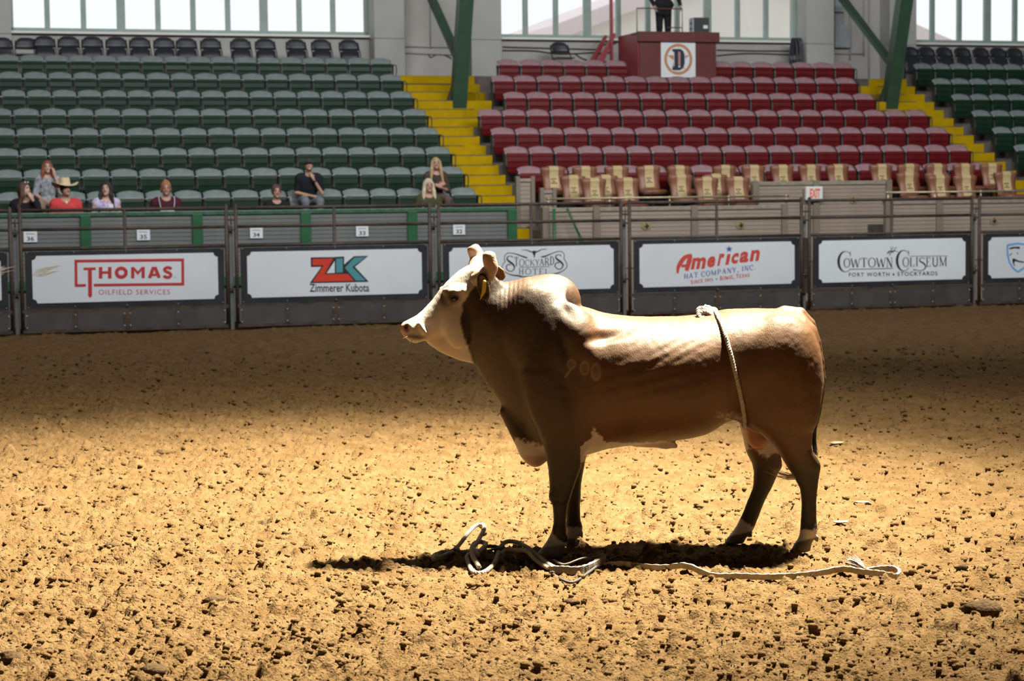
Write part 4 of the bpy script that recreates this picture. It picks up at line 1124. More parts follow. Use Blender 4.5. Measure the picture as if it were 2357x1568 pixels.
SW = .44
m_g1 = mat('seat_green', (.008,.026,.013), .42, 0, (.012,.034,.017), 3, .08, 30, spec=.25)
m_g2 = mat('seat_green_sheen', (.165,.205,.200), .40, 0, (.215,.25,.245), 9, .06, 30, spec=.7)  # paler green for backrests: light reflected off their lips, put into the colour
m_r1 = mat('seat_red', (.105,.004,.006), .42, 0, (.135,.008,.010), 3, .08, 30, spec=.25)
m_r2 = mat('seat_red_sheen', (.29,.17,.185), .40, 0, (.34,.22,.235), 9, .06, 30, spec=.7)  # same for the red backrests, reflected light painted as a paler tone
m_iron = mat('cast_iron', (.012,.020,.015), .6); m_bolt = mat('seat_bolt', (.42,.45,.45), .35, .7)
def back_mesh(m, m2, nm):
    mb = MB(); nx, prof = 8, [(-.055,.36),(-.045,.50),(-.035,.605),(.020,.640),(.055,.668),(.075,.690)]
    for s_ in (0, .022):
        for j, (y, z) in enumerate(prof):
            for i in range(nx+1):
                x = (i/nx - .5); arch = .046*(1 - (2*x)**2)
                w = SW*(1.0 if j > 1 else .95)
                zz = z + (arch if j == 5 else arch*.7 if j == 4 else arch*.35 if j == 3 else 0)
                mb.v.append((x*w, y + s_ - .030*(2*x)**2 + .01, zz))
    K = nx+1; J = len(prof); O = K*J
    for j in range(J-1):
        for i in range(nx):
            a = j*K+i; mb.f.append((a, a+1, a+1+K, a+K)); mb.f.append((O+a, O+a+K, O+a+1+K, O+a+1))
    for i in range(nx): mb.f.append((i, O+i, O+i+1, i+1)); a = (J-1)*K+i; mb.f.append((a, a+1, O+a+1, O+a))
    for j in range(J-1): a = j*K; mb.f.append((a, a+K, O+a+K, O+a)); a = j*K+nx; mb.f.append((a, O+a, O+a+K, a+K))
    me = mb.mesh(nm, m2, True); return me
def pan_mesh(m, nm, w):
    # folded-up seat: slatted underside faces the arena
    mb = MB(); prof = [(.592,-.075),(.600,-.100),(.560,-.118),(.540,-.128),(.530,-.118),(.450,-.122),(.436,-.132),(.424,-.122),(.345,-.118),(.332,-.128),(.320,-.116),(.255,-.104),(.215,-.085),(.205,-.060)]
    n = len(prof); nx = 4
    for i in range(nx+1):
        for (z, y) in prof:
            f = (i/nx - .5); tp = 1 - .10*max(0, (.40 - z))/.2
            mb.v.append((f*w*tp, y - .0*abs(f), z))
    for i in range(nx):
        for j in range(n-1): a = i*n+j; mb.f.append((a, a+n, a+n+1, a+1))
        mb.f.append((i*n, i*n+n-1, (i+1)*n+n-1, (i+1)*n))
    mb.f.append(tuple(range(n))); mb.f.append(tuple(reversed([nx*n+j for j in range(n)])))
    return mb.mesh(nm, m)
def pan_down_mesh(m, nm, w):
    return MB().box(-w/2, w/2, -.50, -.09, .405, .445, .012).mesh(nm, m)
def bracket_mesh(nm):
    mb = MB(); mb.poly([(-.085,0),(-.02,0),(-.03,.30),(-.005,.58),(-.05,.60),(-.115,.56),(-.10,.30)], -.008, .008)
    # poly is drawn in depth/height: turn so that depth runs along y
    mb.v = [(y, x, z) for x, y, z in mb.v]
    mb.box(-.02, .02, -.12, -.02, 0, .015)
    mb.box(-.022, .022, -.15, -.02, .565, .585)
    return mb.mesh(nm, m_iron)
def arm_mesh(nm):
    return MB().tube(catmull([(0,-.02,.585),(0,-.10,.595),(0,-.20,.590),(0,-.235,.55),(0,-.225,.45),(0,-.19,.36),(0,-.12,.30),(0,-.05,.30)], 4), .012, 6).mesh(nm, m_iron, True)
def end_loop_mesh(nm):
    return MB().tube(catmull([(0,-.02,.58),(.05,-.03,.585),(.075,-.04,.57),(.082,-.05,.50),(.075,-.05,.38),(.05,-.05,.31),(.01,-.04,.28)], 4), .010, 6).mesh(nm, m_iron, True)
bolt_me = MB().sphere((0, -.145, .588), .016, 8, 5).mesh('bolt', m_bolt, True)
brk = bracket_mesh('side_bracket'); loop = end_loop_mesh('end_arm')
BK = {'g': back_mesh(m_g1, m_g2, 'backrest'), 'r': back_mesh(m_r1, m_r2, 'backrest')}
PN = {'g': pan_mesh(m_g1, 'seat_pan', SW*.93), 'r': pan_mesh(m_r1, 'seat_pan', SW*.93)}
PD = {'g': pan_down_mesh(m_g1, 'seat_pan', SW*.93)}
nseat = 0
def seat(kind, u, r, pitch, label, group, down=False, arm=0):
    global nseat; nseat += 1
    rg = random.Random(nseat)
    t = thing('stadium_seat', label, 'seat', L(u, RV(r) - .085 + rg.uniform(-.006, .006), RF(r)), TH + rg.uniform(-.012, .012), group)
    s_ = pitch/.489
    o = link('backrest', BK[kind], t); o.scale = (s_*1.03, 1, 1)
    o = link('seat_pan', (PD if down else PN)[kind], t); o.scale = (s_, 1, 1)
    if not down: o.rotation_euler = (rg.uniform(-.03, .03), 0, 0)
    b_ = link('side_bracket', brk, t, (-pitch/2, 0, 0)); link('bolt', bolt_me, b_, (0, .03, 0))
    if arm: 
        b_ = link('side_bracket', brk, t, (pitch/2*arm, 0, 0)); a_ = link('end_arm', loop, t, (pitch/2*arm, 0, 0)); a_.scale = (arm, 1, 1)
    return t
def rw(r): return ORD[8-r]
OCC = {}
for r in range(1, 9):
    pit = .489 if r <= 5 else .466; ue = .36 if r <= 5 else .30
    n = int((ue + 8.25) / pit)
    for i in range(n):
        u = ue - pit*(i + .5)
        dn = r == 1 and min(abs(u - q) for q in (-7.15, -2.77, -.46)) < .25
        seat('g', u, r, pit, 'green tip-up seat, %s from the aisle, %s row from the top, left block' % (ORD[i], rw(r)), 'green seats of the left block', dn, 1 if i == 0 else 0)
        if dn: OCC[round(u, 2)] = 1
for r in range(2, 9):
    if r <= 5: u0, n, pit = 1.39, 20, .4925
    elif r <= 7: u0, n, pit = (2.17, 17, .486)
    else: u0, n, pit = 2.55, 17, .484
    j = 0
    for i in range(n):
        u = u0 + pit*(i + .5)
        if r == 8 and 5.42 < u < 7.62: continue      # the booth stands here
        if r == 8 and u > 7.62:
            lab = 'red tip-up seat, %s right of the announcer booth in the top red row' % ORD[j]; j += 1
        elif r == 8: lab = 'red tip-up seat, %s from the left end of the top red row' % ORD[i]
        else: lab = 'red tip-up seat, %s from the left end, %s red row from the top' % (ORD[i], rw(r))
        seat('r', u, r, pit, lab, 'red seats of the middle block', False, 1 if i == n-1 else 0)
for r in range(2, 9):
    pit = .458; n = int((16.6 - 12.28 - .10*(8-r)) / pit)
    n = {8: 8, 7: 7, 6: 6, 5: 4, 4: 3, 3: 2, 2: 1}[r]
    for i in range(n):
        seat('g', 12.30 + pit*(i + .5), r, pit, 'green tip-up seat, %s from the aisle, %s row from the top, right block' % (ORD[i], rw(r)), 'green seats of the right block')
# black folding chairs on the top landing
m_bs = mat('chair_black', (.018,.019,.026), .4, 0, (.028,.029,.038), 6, spec=.5); m_bm = mat('chair_frame', (.03,.03,.036), .35, .5)
def curved_panel(mb, w, z0, z1, y0, y1, bulge, th, nx=6, round_top=0.0):
    K = nx+1; o = len(mb.v)
    for s_ in (0, th):
        for j in range(4):
            f = j/3
            for i in range(nx+1):
                x = i/nx*2 - 1; z = z0 + (z1-z0)*f - (round_top*x**4 if j == 3 else round_top*.4*x**4 if j == 2 else 0)
                mb.v.append((x*w/2*(1 - .06*f), y0 + (y1-y0)*f + bulge*(1-x*x) + s_, z))
    O = K*4
    for j in range(3):
        for i in range(nx):
            a = o + j*K+i; mb.f.append((a, a+1, a+1+K, a+K)); mb.f.append((O+a, O+a+K, O+a+1+K, O+a+1))
    for i in range(nx):
        a = o+i; mb.f.append((a, O+a, O+a+1, a+1)); a = o+3*K+i; mb.f.append((a, a+1, O+a+1, O+a))
    for j in range(3):
        a = o+j*K; mb.f.append((a, a+K, O+a+K, O+a)); a = o+j*K+nx; mb.f.append((a, O+a, O+a+K, a+K))
    return mb
def folding_chair(name, label, loc, rz, group, folded=False):
    t = thing(name, label, 'chair', loc, rz, group)
    curved_panel(MB(), .42, .56, .80, .10, .16, .04, .018, 8, .085).build('backrest', m_bs, t, smooth=True)
    curved_panel(MB(), .41, .16, .565, -.05, .05, .012, .022, 6, .03).build('seat_pan', m_bs, t, smooth=True) if folded else MB().box(-.205, .205, -.30, .10, .42, .445, .01).build('seat_pan', m_bs, t)
    for s_ in (-1, 1):
        MB().tube(catmull([(s_*.215, -.25 if not folded else -.02, 0), (s_*.215, -.02, .42), (s_*.212, .12, .60), (s_*.20, .17, .74)], 4), .011, 7).build('front_leg', m_bm, t, smooth=True)
        MB().tube([(s_*.19, .30 if not folded else .10, 0), (s_*.19, -.08 if not folded else .02, .43)], .011, 7).build('rear_leg', m_bm, t, smooth=True)
    return t
FC = folding_chair('folding_chair', 'first', L(-7.29, 10.1, LAND), TH, 'x')
CU = [-7.29,-7.02,-6.59,-6.12,-5.65,-5.17,-4.70,-4.21,-3.755,-3.257,-2.639,-2.124,-1.477,-.945,-.352]
for i, u in enumerate(CU):
    if i < 2:
        c = FC if i == 0 else dup(FC)
        c.location = L(-7.42 + .47*i, 10.15, LAND - .03); c['label'] = 'opened black folding chair at the left picture edge' if i == 0 else 'opened black folding chair left of the row of upright ones under the window'
    else:
        if i == 2: FT = folding_chair('folding_chair', 'x', L(0, 0, 0), TH, 'x', True); c = FT
        else: c = dup(FT)
        c.location = L(u, 10.05, LAND); c['label'] = 'black folded-seat chair, %s from left in the row under the left window' % ORD[i-2]
    c.rotation_euler = (0, 0, TH); c['group'] = 'black chairs on the top landing'
for i, u in enumerate([12.80, 13.216, 13.675, 14.148, 14.624, 15.081, 15.516, 15.98]):
    c = dup(FT); c.location = L(u, 10.05, LAND); c['label'] = 'black folded-seat chair, %s from left in the row under the right window' % ORD[i]; c['group'] = 'black chairs on the top landing'
c = dup(FC); c.location = L(4.40, 10.3, LAND + .02); c['label'] = 'single open black folding chair behind the top red row'; c['group'] = 'black chairs on the top landing'
# ------------------------------------------------------------------ box seats in front of the stands
m_gp = mat('paint_green', (.012,.085,.030), .5, 0, (.018,.11,.04), 5, .1, 30)
m_cap = mat('cap_green_worn', (.028,.09,.045), .4, 0, (.06,.13,.09), 12)
m_sid = mat('siding_grey', (.105,.110,.105), .6, 0, (.135,.138,.132), 3, .05)
m_tan = mat('siding_tan', (.275,.215,.165), .6, 0, (.31,.245,.19), 3, .05)
m_tpost = mat('post_tan', (.19,.155,.115), .6, 0, (.22,.18,.135), 4); m_tcap = mat('cap_tan', (.25,.205,.155), .5, 0, (.33,.28,.22), 8)
m_card = mat('sign_card', (.72,.74,.76), .6)
board_cache = {}
def siding(t, x0, x1, z0, z1, y, m, h=.066):
    n = int(round((z1 - z0)/h)); h = (z1 - z0)/n; key = (round(x1-x0, 3), round(h, 4), m.name)
    if key not in board_cache:
        w = x1 - x0; board_cache[key] = MB().add([(0,-.013,0),(w,-.013,0),(w,-.004,h*1.02),(0,-.004,h*1.02),(0,.004,0),(w,.004,0),(w,.004,h*1.02),(0,.004,h*1.02)],
                     [(0,1,2,3),(5,4,7,6),(4,5,1,0),(3,2,6,7),(1,5,6,2),(4,0,3,7)]).mesh('siding_board', m)
    for i in range(n): link('siding_board', board_cache[key], t, (x0, y, z0 + h*i))
ZB = 1.82
t = thing('box_front_wall', 'grey sided low wall with green posts and cap in front of green seats', 'wall', L(-8.6, 1.7, 0), TH)
u0 = -8.6
MB().box(0, .62+8.6, -.02, .10, ZB-.055, ZB+.02, .012).build('cap_rail', m_cap, t)
pu = [-8.50, -6.65, -4.85, -3.05, -1.22, .55]
for p in pu: MB().box(p-u0-.085, p-u0+.085, -.045, .08, 0, ZB-.03, .008).build('post', m_gp, t)
for a, c in zip(pu[:-1], pu[1:]): siding(t, a-u0+.085, c-u0-.085, .75, ZB-.055, .01, m_sid); MB().box(a-u0+.08, c-u0-.08, .02, .06, 0, 1.70).build('backing', m_sid, t); MB().box(a-u0+.08, c-u0-.08, -.03, .05, .60, .75).build('base_rail', m_gp, t)
NL = {'36': 'white number card half hidden behind the leftmost fence post', '35': 'white number card below the person in striped overalls', '34': 'white number card beside the fence posts, left of the black-tee person',
      '33': 'white number card between two green posts, below empty green seats', '32': 'white number card nearest the yellow stairs, behind the bull horns'}
for i, (num, u) in enumerate((('36', -7.52), ('35', -5.73), ('34', -3.88), ('33', -2.09), ('32', -.40))):
    s = thing('number_sign', NL[num], 'sign', L(u, 1.680, 1.46), TH, 'box number cards')
    MB().box(-.105, .105, -.004, .004, -.085, .085).build('card', m_card, s)
    text_mb(num, -.055, .055, -.065, .005, -.0055, -.0055, .02).build('numerals', m_ink, s)
    sc = MB(); rg = random.Random(i)
    sc.strip([(-.07 + .012*j, .045 + .012*math.sin(j*2.1 + i) + .004*rg.random()) for j in range(12)], .008, -.0055, -.003); sc.build('script_mark', m_ink, s)
struct('floor', MB().box(-12.5, .62, 1.78, 2.62, 0, 1.02), m_conc)
# ---- tan boxes
def texas(t, x, y, z, s=.085):
    d = MB().poly([(x + s*1.05*math.cos(a*math.pi/10), z + s*.85*math.sin(a*math.pi/10)) for a in range(20)], y - .004, y).build('emblem_disc', mat('emblem_gold', (.34,.26,.13), .5, .2), t)
    P_ = [(-.10,.62),(.12,.62),(.12,.30),(.45,.24),(.58,.18),(.60,-.05),(.66,-.20),(.40,-.36),(.30,-.62),(.12,-.80),(-.02,-.66),(-.14,-.36),(-.28,-.30),(-.40,-.40),(-.62,-.02),(-.10,-.02)]
    MB().poly([(x + p[0]*s*.9, z + p[1]*s*.9) for p in P_], y - .009, y - .003).build('emblem', m_ink, d)
def tan_wall(label, u0, u1, v, posts, ztop, emblems, z0=.75, name='box_front_wall'):
    t = thing(name, label, 'wall', L(u0, v, 0), TH)
    MB().box(0, u1-u0, -.02, .10, ztop-.075, ztop, .010).build('cap_rail', m_tcap, t)
    for p in posts: MB().box(p-u0-.06, p-u0+.06, -.05, .06, 0, ztop+.012, .008).build('post', m_tpost, t)
    for a, c in zip(posts[:-1], posts[1:]): siding(t, a-u0+.06, c-u0-.06, z0, ztop-.075, .01, m_tan, .072); MB().box(a-u0+.05, c-u0-.05, .02, .06, 0, ztop-.08).build('backing', m_tan, t)
    for (u, z) in emblems: texas(t, u-u0, -.012, z)
    return t
tan_wall('tan sided box wall left of the exit, with two dark state emblems', 1.06, 5.68, 1.6, [1.12, 2.05, 3.88, 5.62], 1.81, [(2.976, 1.474), (4.768, 1.462)])
tan_wall('tan sided box wall right of the exit, reaching the picture edge', 7.62, 11.6, 1.6, [7.68, 8.72, 11.5], 1.86, [(9.862, 1.464)])
tan_wall('taller tan sided wall with the exit sign, set back in the gap', 5.55, 8.42, 2.86, [5.62, 6.85, 8.36], 2.235, [(7.62, 1.88)])
for (ua, ub, lab, zt, vv) in ((.95, 1.30, 'tall tan sided end panel beside the yellow stairs', 2.33, 2.75), (1.22, 1.52, 'lower tan sided end panel in front of the tall one', 2.12, 2.2)):
    tt = thing('end_panel', lab, 'wall', L(ua, vv, 0), TH)
    MB().box(0, .07, -.05, .05, 0, zt+.04, .006).build('post', m_tpost, tt); MB().box(ub-ua-.07, ub-ua, -.05, .05, 0, zt+.04, .006).build('post', m_tpost, tt)
    MB().box(0, ub-ua, -.03, .05, zt-.06, zt, .006).build('cap_rail', m_tcap, tt); siding(tt, .07, ub-ua-.07, .8, zt-.06, .0, m_tan, .072); MB().box(.05, ub-ua-.05, .01, .04, 0, zt-.06).build('backing', m_tan, tt)
# platforms under the boxes
struct('floor', MB().box(1.15, 5.6, 1.66, 2.42, 0, 1.42).box(1.15, 5.6, 2.42, 2.98, 0, 1.48), m_conc)
struct('floor', MB().box(7.7, 11.6, 1.66, 2.42, 0, 1.42).box(8.44, 11.6, 2.42, 2.98, 0, 1.48), m_conc)
struct('floor', MB().box(1.30, 5.5, 3.00, 3.44, 0, 1.65).box(5.5, 8.5, 2.98, 3.44, 0, 1.65).box(8.5, 11.9, 3.00, 3.44, 0, 1.65), m_conc)
# handrails
m_brass = mat('brass_rail', (.42,.34,.20), .35, .6, (.55,.47,.33), 14)
for (ua, ub, z, lab) in ((1.16, 5.75, 1.965, 'brass handrail above the left tan box wall'), (7.68, 11.6, 2.005, 'brass handrail above the right tan box wall')):
    t = thing('handrail', lab, 'railing', L(ua, 1.68, 0), TH)
    MB().tube([(0,0,z),(ub-ua,0,z)], .020, 8).build('rail', m_brass, t, smooth=True)
    n = 5
    for i in range(n):
        x = .05 + (ub-ua-.1)*i/(n-1); MB().tube([(x,0,1.78),(x,0,z)], .016, 7).sphere((x,0,z), .030, 8, 6).build('stanchion', m_brass, t, smooth=True)
# green pipe brace at the corner
t = thing('pipe_brace', 'green pipe brace standing before the left end of the tan boxes', 'brace', L(1.2, 1.45, 0), TH)
MB().tube([(.03,0,0),(.03,0,1.80)], .03, 8).build('upright', m_gp, t, smooth=True); MB().tube([(.27,0,1.80),(.62,0,1.05)], .022, 8).build('diagonal', m_gp, t, smooth=True); MB().tube([(.50,0,0),(.50,0,1.32)], .03, 8).build('upright', m_gp, t, smooth=True)
# exit sign
eu, ez = onv(1874, 445, 2.74)
t = thing('exit_sign', 'white exit sign with red letters on the tan wall', 'sign', L(eu, 2.76, ez), TH)
MB().box(-.17, .17, -.035, .04, -.125, .125, .010).build('housing', mat('sign_white', (.74,.76,.73), .5), t)
text_mb('EXIT', -.095, .115, -.085, .085, -.0365, -.0365, .035).build('lettering', mat('exit_red', (.85,.10,.05), .5), t)
MB().box(-.02, .02, .035, .08, -.05, .05).build('bracket', m_tpost, t)
# brown club chairs
m_lea = mat('brown_leather', (.225,.090,.050), .42, 0, (.275,.115,.065), 6, .12, 60, spec=.5); m_lead = mat('brown_leather_dark', (.17,.065,.035), .45, 0, (.21,.085,.05), 6)
m_cov = mat('tan_cover', (.50,.375,.185), .8, 0, (.56,.43,.225), 12, .1, 80)
def back_loft(w0, ys, zs, ws, th, nx=6):
    mb = MB(); n = len(zs)
    for s_ in (0, 1):
        for j in range(n):
            for i in range(nx+1):
                x = i/nx*2 - 1; mb.v.append((x*ws[j]/2, ys[j] + (th[j] if s_ else 0) + .02*x*x*(1 if not s_ else .3) , zs[j] - .012*x**6*(1 if j == n-1 else 0)))
    K = nx+1; O = K*n
    for j in range(n-1):
        for i in range(nx): a = j*K+i; mb.f.append((a,a+1,a+1+K,a+K)); mb.f.append((O+a,O+a+K,O+a+1+K,O+a+1))
        a = j*K; mb.f.append((a,a+K,O+a+K,O+a)); a = j*K+nx; mb.f.append((a,O+a,O+a+K,a+K))
    for i in range(nx): mb.f.append((i,O+i,O+i+1,i+1)); a = (n-1)*K+i; mb.f.append((a,a+1,O+a+1,O+a))
    return mb
BZ = [.42,.50,.58,.66,.73,.79,.84,.875,.892]; BYv = [.02,.03,.05,.075,.09,.085,.075,.085,.11]; BW = [.40,.39,.385,.395,.42,.445,.452,.45,.43]; BT = [.08,.08,.075,.075,.085,.10,.11,.09,.04]
cb = back_loft(0, BYv, BZ, BW, BT).mesh('backrest', m_lea, True)
cvr = MB()
front = [(BYv[j] - .010, BZ[j]) for j in range(1, 9)] + [(.13, .902), (.17, .89), (.19, .80), (.185, .66)]
for s_ in (0, .006):
    for (y, z) in front:
        for x in (-.086, 0, .086): cvr.v.append((x, y + s_ , z + s_*.4))
n = len(front); O = 3*n
for j in range(n-1):
    for i in range(2): a = 3*j+i; cvr.f.append((a,a+1,a+4,a+3)); cvr.f.append((O+a,O+a+3,O+a+4,O+a+1))
    cvr.f.append((3*j, 3*j+3, O+3*j+3, O+3*j)); cvr.f.append((3*j+2, O+3*j+2, O+3*j+5, 3*j+5))
cvr.f += [(0,O,O+1,1),(1,O+1,O+2,2)]
cvm = cvr.mesh('back_cover', m_cov, False)
prm = MB(); rg = random.Random(2)
for row, (zc_, w_) in enumerate(((.665,.10),(.625,.05),(.592,.11))):
    yb = float(np.interp(zc_, BZ, BYv)) - .0135
    k_ = int(w_/.009); prm.strip([(-w_/2 + i*w_/k_ - .01, zc_ + .013*math.sin(i*2.3 + row) + .006*rg.random()) for i in range(k_+1)], [.009 + .006*(i % 3 == 0) for i in range(k_+1)], yb, yb + .002)
prm_me = prm.mesh('print', m_ink)
st_me = back_loft(0, [-.31,-.33,-.32], [.36,.41,.46], [.43,.45,.42], [.39,.42,.39], 4).mesh('seat_cushion', m_lead, True)
ped = MB().box(-.025,.025,-.145,-.095,.05,.37)
for a in range(5): ped.tube([(0,-.12,.09),(.19*math.cos(a*1.257),-.12+.19*math.sin(a*1.257),.03)], .018, 6)
ped_me = ped.mesh('pedestal', m_bm)
def club_chair(u, v, z, lab, rz=0.0, s=1.0):
    t = thing('club_chair', lab, 'chair', L(u, v - .09, z), TH + rz, 'brown club chairs in the boxes')
    link('backrest', cb, t); c = link('back_cover', cvm, t); link('print', prm_me, c); link('seat_cushion', st_me, t); link('pedestal', ped_me, t)
back = [1275,1349,1422,1494,1566,1671,1737,1803,1868,1931,2031,2095,2160,2223,2285]
for i, x in enumerate(back):
    club_chair(onv(x, 382, 3.4)[0], 3.42, 1.655, 'brown club chair with tan cover, %s from left in the raised back row' % ORD[i], .03*math.sin(i*1.7))
for i, (x, py) in enumerate(((1323,403),(1398,402),(1571,400),(1652,399))):
    club_chair(onv(x, py, 2.65)[0], 2.72, 1.485, 'brown club chair with tan cover, %s of the middle row left of the exit' % ORD[i], .04*math.sin(i*2.9))
for i, (x, py) in enumerate(((1373,410),(1450,408),(1632,407),(1704,407))):
    club_chair(onv(x, py, 2.1)[0], 2.20, 1.425, 'brown club chair with tan cover, %s of the front row left of the exit' % ORD[i], .04*math.sin(i*1.3+1))
for i, (x, py) in enumerate(((2097,398),(2163,397),(2321,397))):
    club_chair(onv(x, py, 2.65)[0], 2.72, 1.485, 'brown club chair with tan cover, %s of the middle row right of the exit' % ORD[i], .03*math.sin(i*2.1+2))
for i, (x, py) in enumerate(((2170,407),(2230,407))):
    club_chair(onv(x, py, 2.1)[0], 2.20, 1.425, 'brown club chair with tan cover, %s of the front row right of the exit' % ORD[i], .03*math.sin(i*2.1+3))
# ------------------------------------------------------------------ back wall, windows, roof
VW, VP = 11.2, 10.7
m_wall = mat('white_wall', (.37,.355,.325), .75, 0, (.41,.395,.365), 2.2, .12, 18)
m_pil = mat('pilaster_white', (.375,.37,.345), .7, 0, (.415,.41,.385), 1.5, .06, 20)
m_wf = mat('window_green', (.24,.31,.27), .5, 0, (.28,.35,.31), 6); m_sill = mat('sill_white', (.78,.76,.72), .6)
m_steel = mat('steel_green', (.024,.062,.034), .5, 0, (.034,.078,.043), 4, .08, 30)
mg = bpy.data.materials.new('window_glass'); mg.use_nodes = True
nt = mg.node_tree; nt.nodes.clear()
o_ = nt.nodes.new('ShaderNodeOutputMaterial'); a_ = nt.nodes.new('ShaderNodeBsdfTransparent'); g_ = nt.nodes.new('ShaderNodeBsdfGlossy'); x_ = nt.nodes.new('ShaderNodeMixShader')
g_.inputs['Roughness'].default_value = .05; x_.inputs[0].default_value = .06; a_.inputs[0].default_value = (.97,.98,.98,1)
nt.links.new(a_.outputs[0], x_.inputs[1]); nt.links.new(g_.outputs[0], x_.inputs[2]); nt.links.new(x_.outputs[0], o_.inputs[0])
ZS, ZH, ZT = 5.545, 8.6, 13.0
WIN = [(-7.2, .32), (3.16, 10.44), (13.24, 20.6)]
PIL = [(-8.6, -7.2), (.32, .99), (2.475, 3.16), (10.44, 11.13), (12.55, 13.24)]
wall = MB()
wall.box(-48, WIN[0][0], VW, VW+.4, 0, ZT)
for i, (a, c) in enumerate(WIN):
    wall.box(a, c, VW, VW+.4, 0, ZS - .055); wall.box(a, c, VW, VW+.4, ZH, ZT)
wall.box(WIN[0][1], WIN[1][0], VW, VW+.4, 0, ZT); wall.box(WIN[1][1], WIN[2][0], VW, VW+.4, 0, ZT); wall.box(WIN[2][1], 52, VW, VW+.4, 0, ZT)
struct('wall_back', wall, m_wall)
for (a, c) in PIL:
    pm = MB().box(a, c, VP, VW+.02, 0, 5.42, .01).box(a, c, VP, VW+.02, 5.425, ZT, .01)
    struct('wall_pilaster', pm, m_pil)
for i, (a, c) in enumerate(WIN):
    w = tag(link('window_%d' % (i+1), None, None, L(a, VW, 0), TH), kind='structure')
    W_ = c - a
    MB().box(0, W_, -.14, .06, ZS - .075, ZS - .03, .006).build('window_sill', m_sill, w)
    fr0 = MB().box(0, W_, .08, .16, ZS - .055, ZS + .055).box(0, W_, .08, .16, ZH - .08, ZH).box(0, .08, .08, .16, ZS, ZH).box(W_ - .08, W_, .08, .16, ZS, ZH); fr0.build('window_frame', m_wf, w)
    gaps = [.08]; xs = []
    units = [3, 4, 3]; thick = .17; thin = .105; side = .08
    pw = (W_ - 2*side - 2*thick - 7*thin) / 10; x = side
    for gi, nn in enumerate(units):
        for p_ in range(nn):
            MB().box(x - .01, x + pw + .01, .115, .121, ZS + .05, ZH - .07).build('pane', mg, w)
            x += pw
            last = p_ == nn - 1
            if gi == 2 and last: break
            d = thick if last else thin
            MB().box(x, x + d, .07, .17, ZS + .04, ZH - .06, .004).build('mullion', m_wf, w); x += d
roof = MB().box(-48, 52, -60, VW + .4, ZT, ZT + .3)
struct('ceiling', roof, mat('roof_deck', (.42,.41,.39), .8))
m_hall = mat('hall_wall', (.34,.33,.31), .8)
struct('wall_left', MB().box(-48.4, -48, -60, VW + .4, 0, ZT), m_hall)
struct('wall_right', MB().box(52, 52.4, -60, VW + .4, 0, ZT), m_hall)
struct('wall_front', MB().box(-48, 52, -60.4, -60, 0, ZT), m_hall)
# conduits and boxes on the wall
m_cond = mat('conduit', (.36,.34,.32), .6, .1); m_cable = mat('dark_cable', (.05,.045,.04), .7); m_box = mat('panel_grey', (.30,.33,.36), .5, .2, (.36,.39,.42), 5)
def wire(name, lab, paths, r, m, cat='pipe'):
    t = thing(name, lab, cat, L(0, VW, 0), TH)
    for p in paths: MB().tube(p, r, 7).build('run', m, t, smooth=True)
    return t
def wpt(x, y, v=VW-.03): u, z = onv(x, y, v); return (u, v - VW, z)
wire('conduit', 'painted conduit runs on the recess wall behind the left green arch post', [[wpt(991,0), wpt(991,112)], [wpt(932,107), wpt(1040,109)], [wpt(932,122), wpt(1040,126)]], .014, m_cond)
wire('cable', 'loose dark cable on the recess wall by the left arch post', [catmull([wpt(985,122), wpt(992,132), wpt(1005,125), wpt(1022,126), wpt(1040,135)], 5)], .010, m_cable, 'cable')
wire('cable', 'dark cables strung along the wall below the middle window', [catmull([wpt(1157,108), wpt(1260,111), wpt(1380,114)], 4), catmull([wpt(1157,116), wpt(1230,117), wpt(1290,124), wpt(1380,120)], 5), catmull([wpt(1322,122), wpt(1335,132), wpt(1350,138)], 4)], .013, m_cable, 'cable')
wire('cable', 'dark cables along the wall right of the booth', [catmull([wpt(1650,115), wpt(1740,117), wpt(1825,117)], 4), catmull([wpt(1650,128), wpt(1720,123), wpt(1825,126)], 5)], .013, m_cable, 'cable')
wire('conduit', 'painted pipes on the recess wall left of the right green arch post', [[wpt(1956,0), wpt(1956,138)], [wpt(2000,0), wpt(2000,185)], [wpt(1922,123), wpt(1990,124)], [wpt(1988,0), wpt(1988,130)]], .018, m_cond)
bu, bzv = onv(1922, 110, VW-.1); bu2, bz2 = onv(1957, 58, VW-.1)
t = thing('switch_box', 'grey electrical box on the recess wall at the right', 'box', L(bu, VW-.12, bzv), TH)
MB().box(0, bu2-bu, 0, .12, 0, bz2-bzv, .01).build('cabinet', m_box, t); MB().box(.02, bu2-bu-.02, -.012, 0, .02, bz2-bzv-.02, .004).build('cover', m_box, t)
MB().box(.0, .20, .02, .12, bz2-bzv, bz2-bzv+2.0).build('trunking', m_box, t); MB().box(-.01, .21, .0, .02, bz2-bzv+.27, bz2-bzv+.30).build('clamp', m_cable, t)
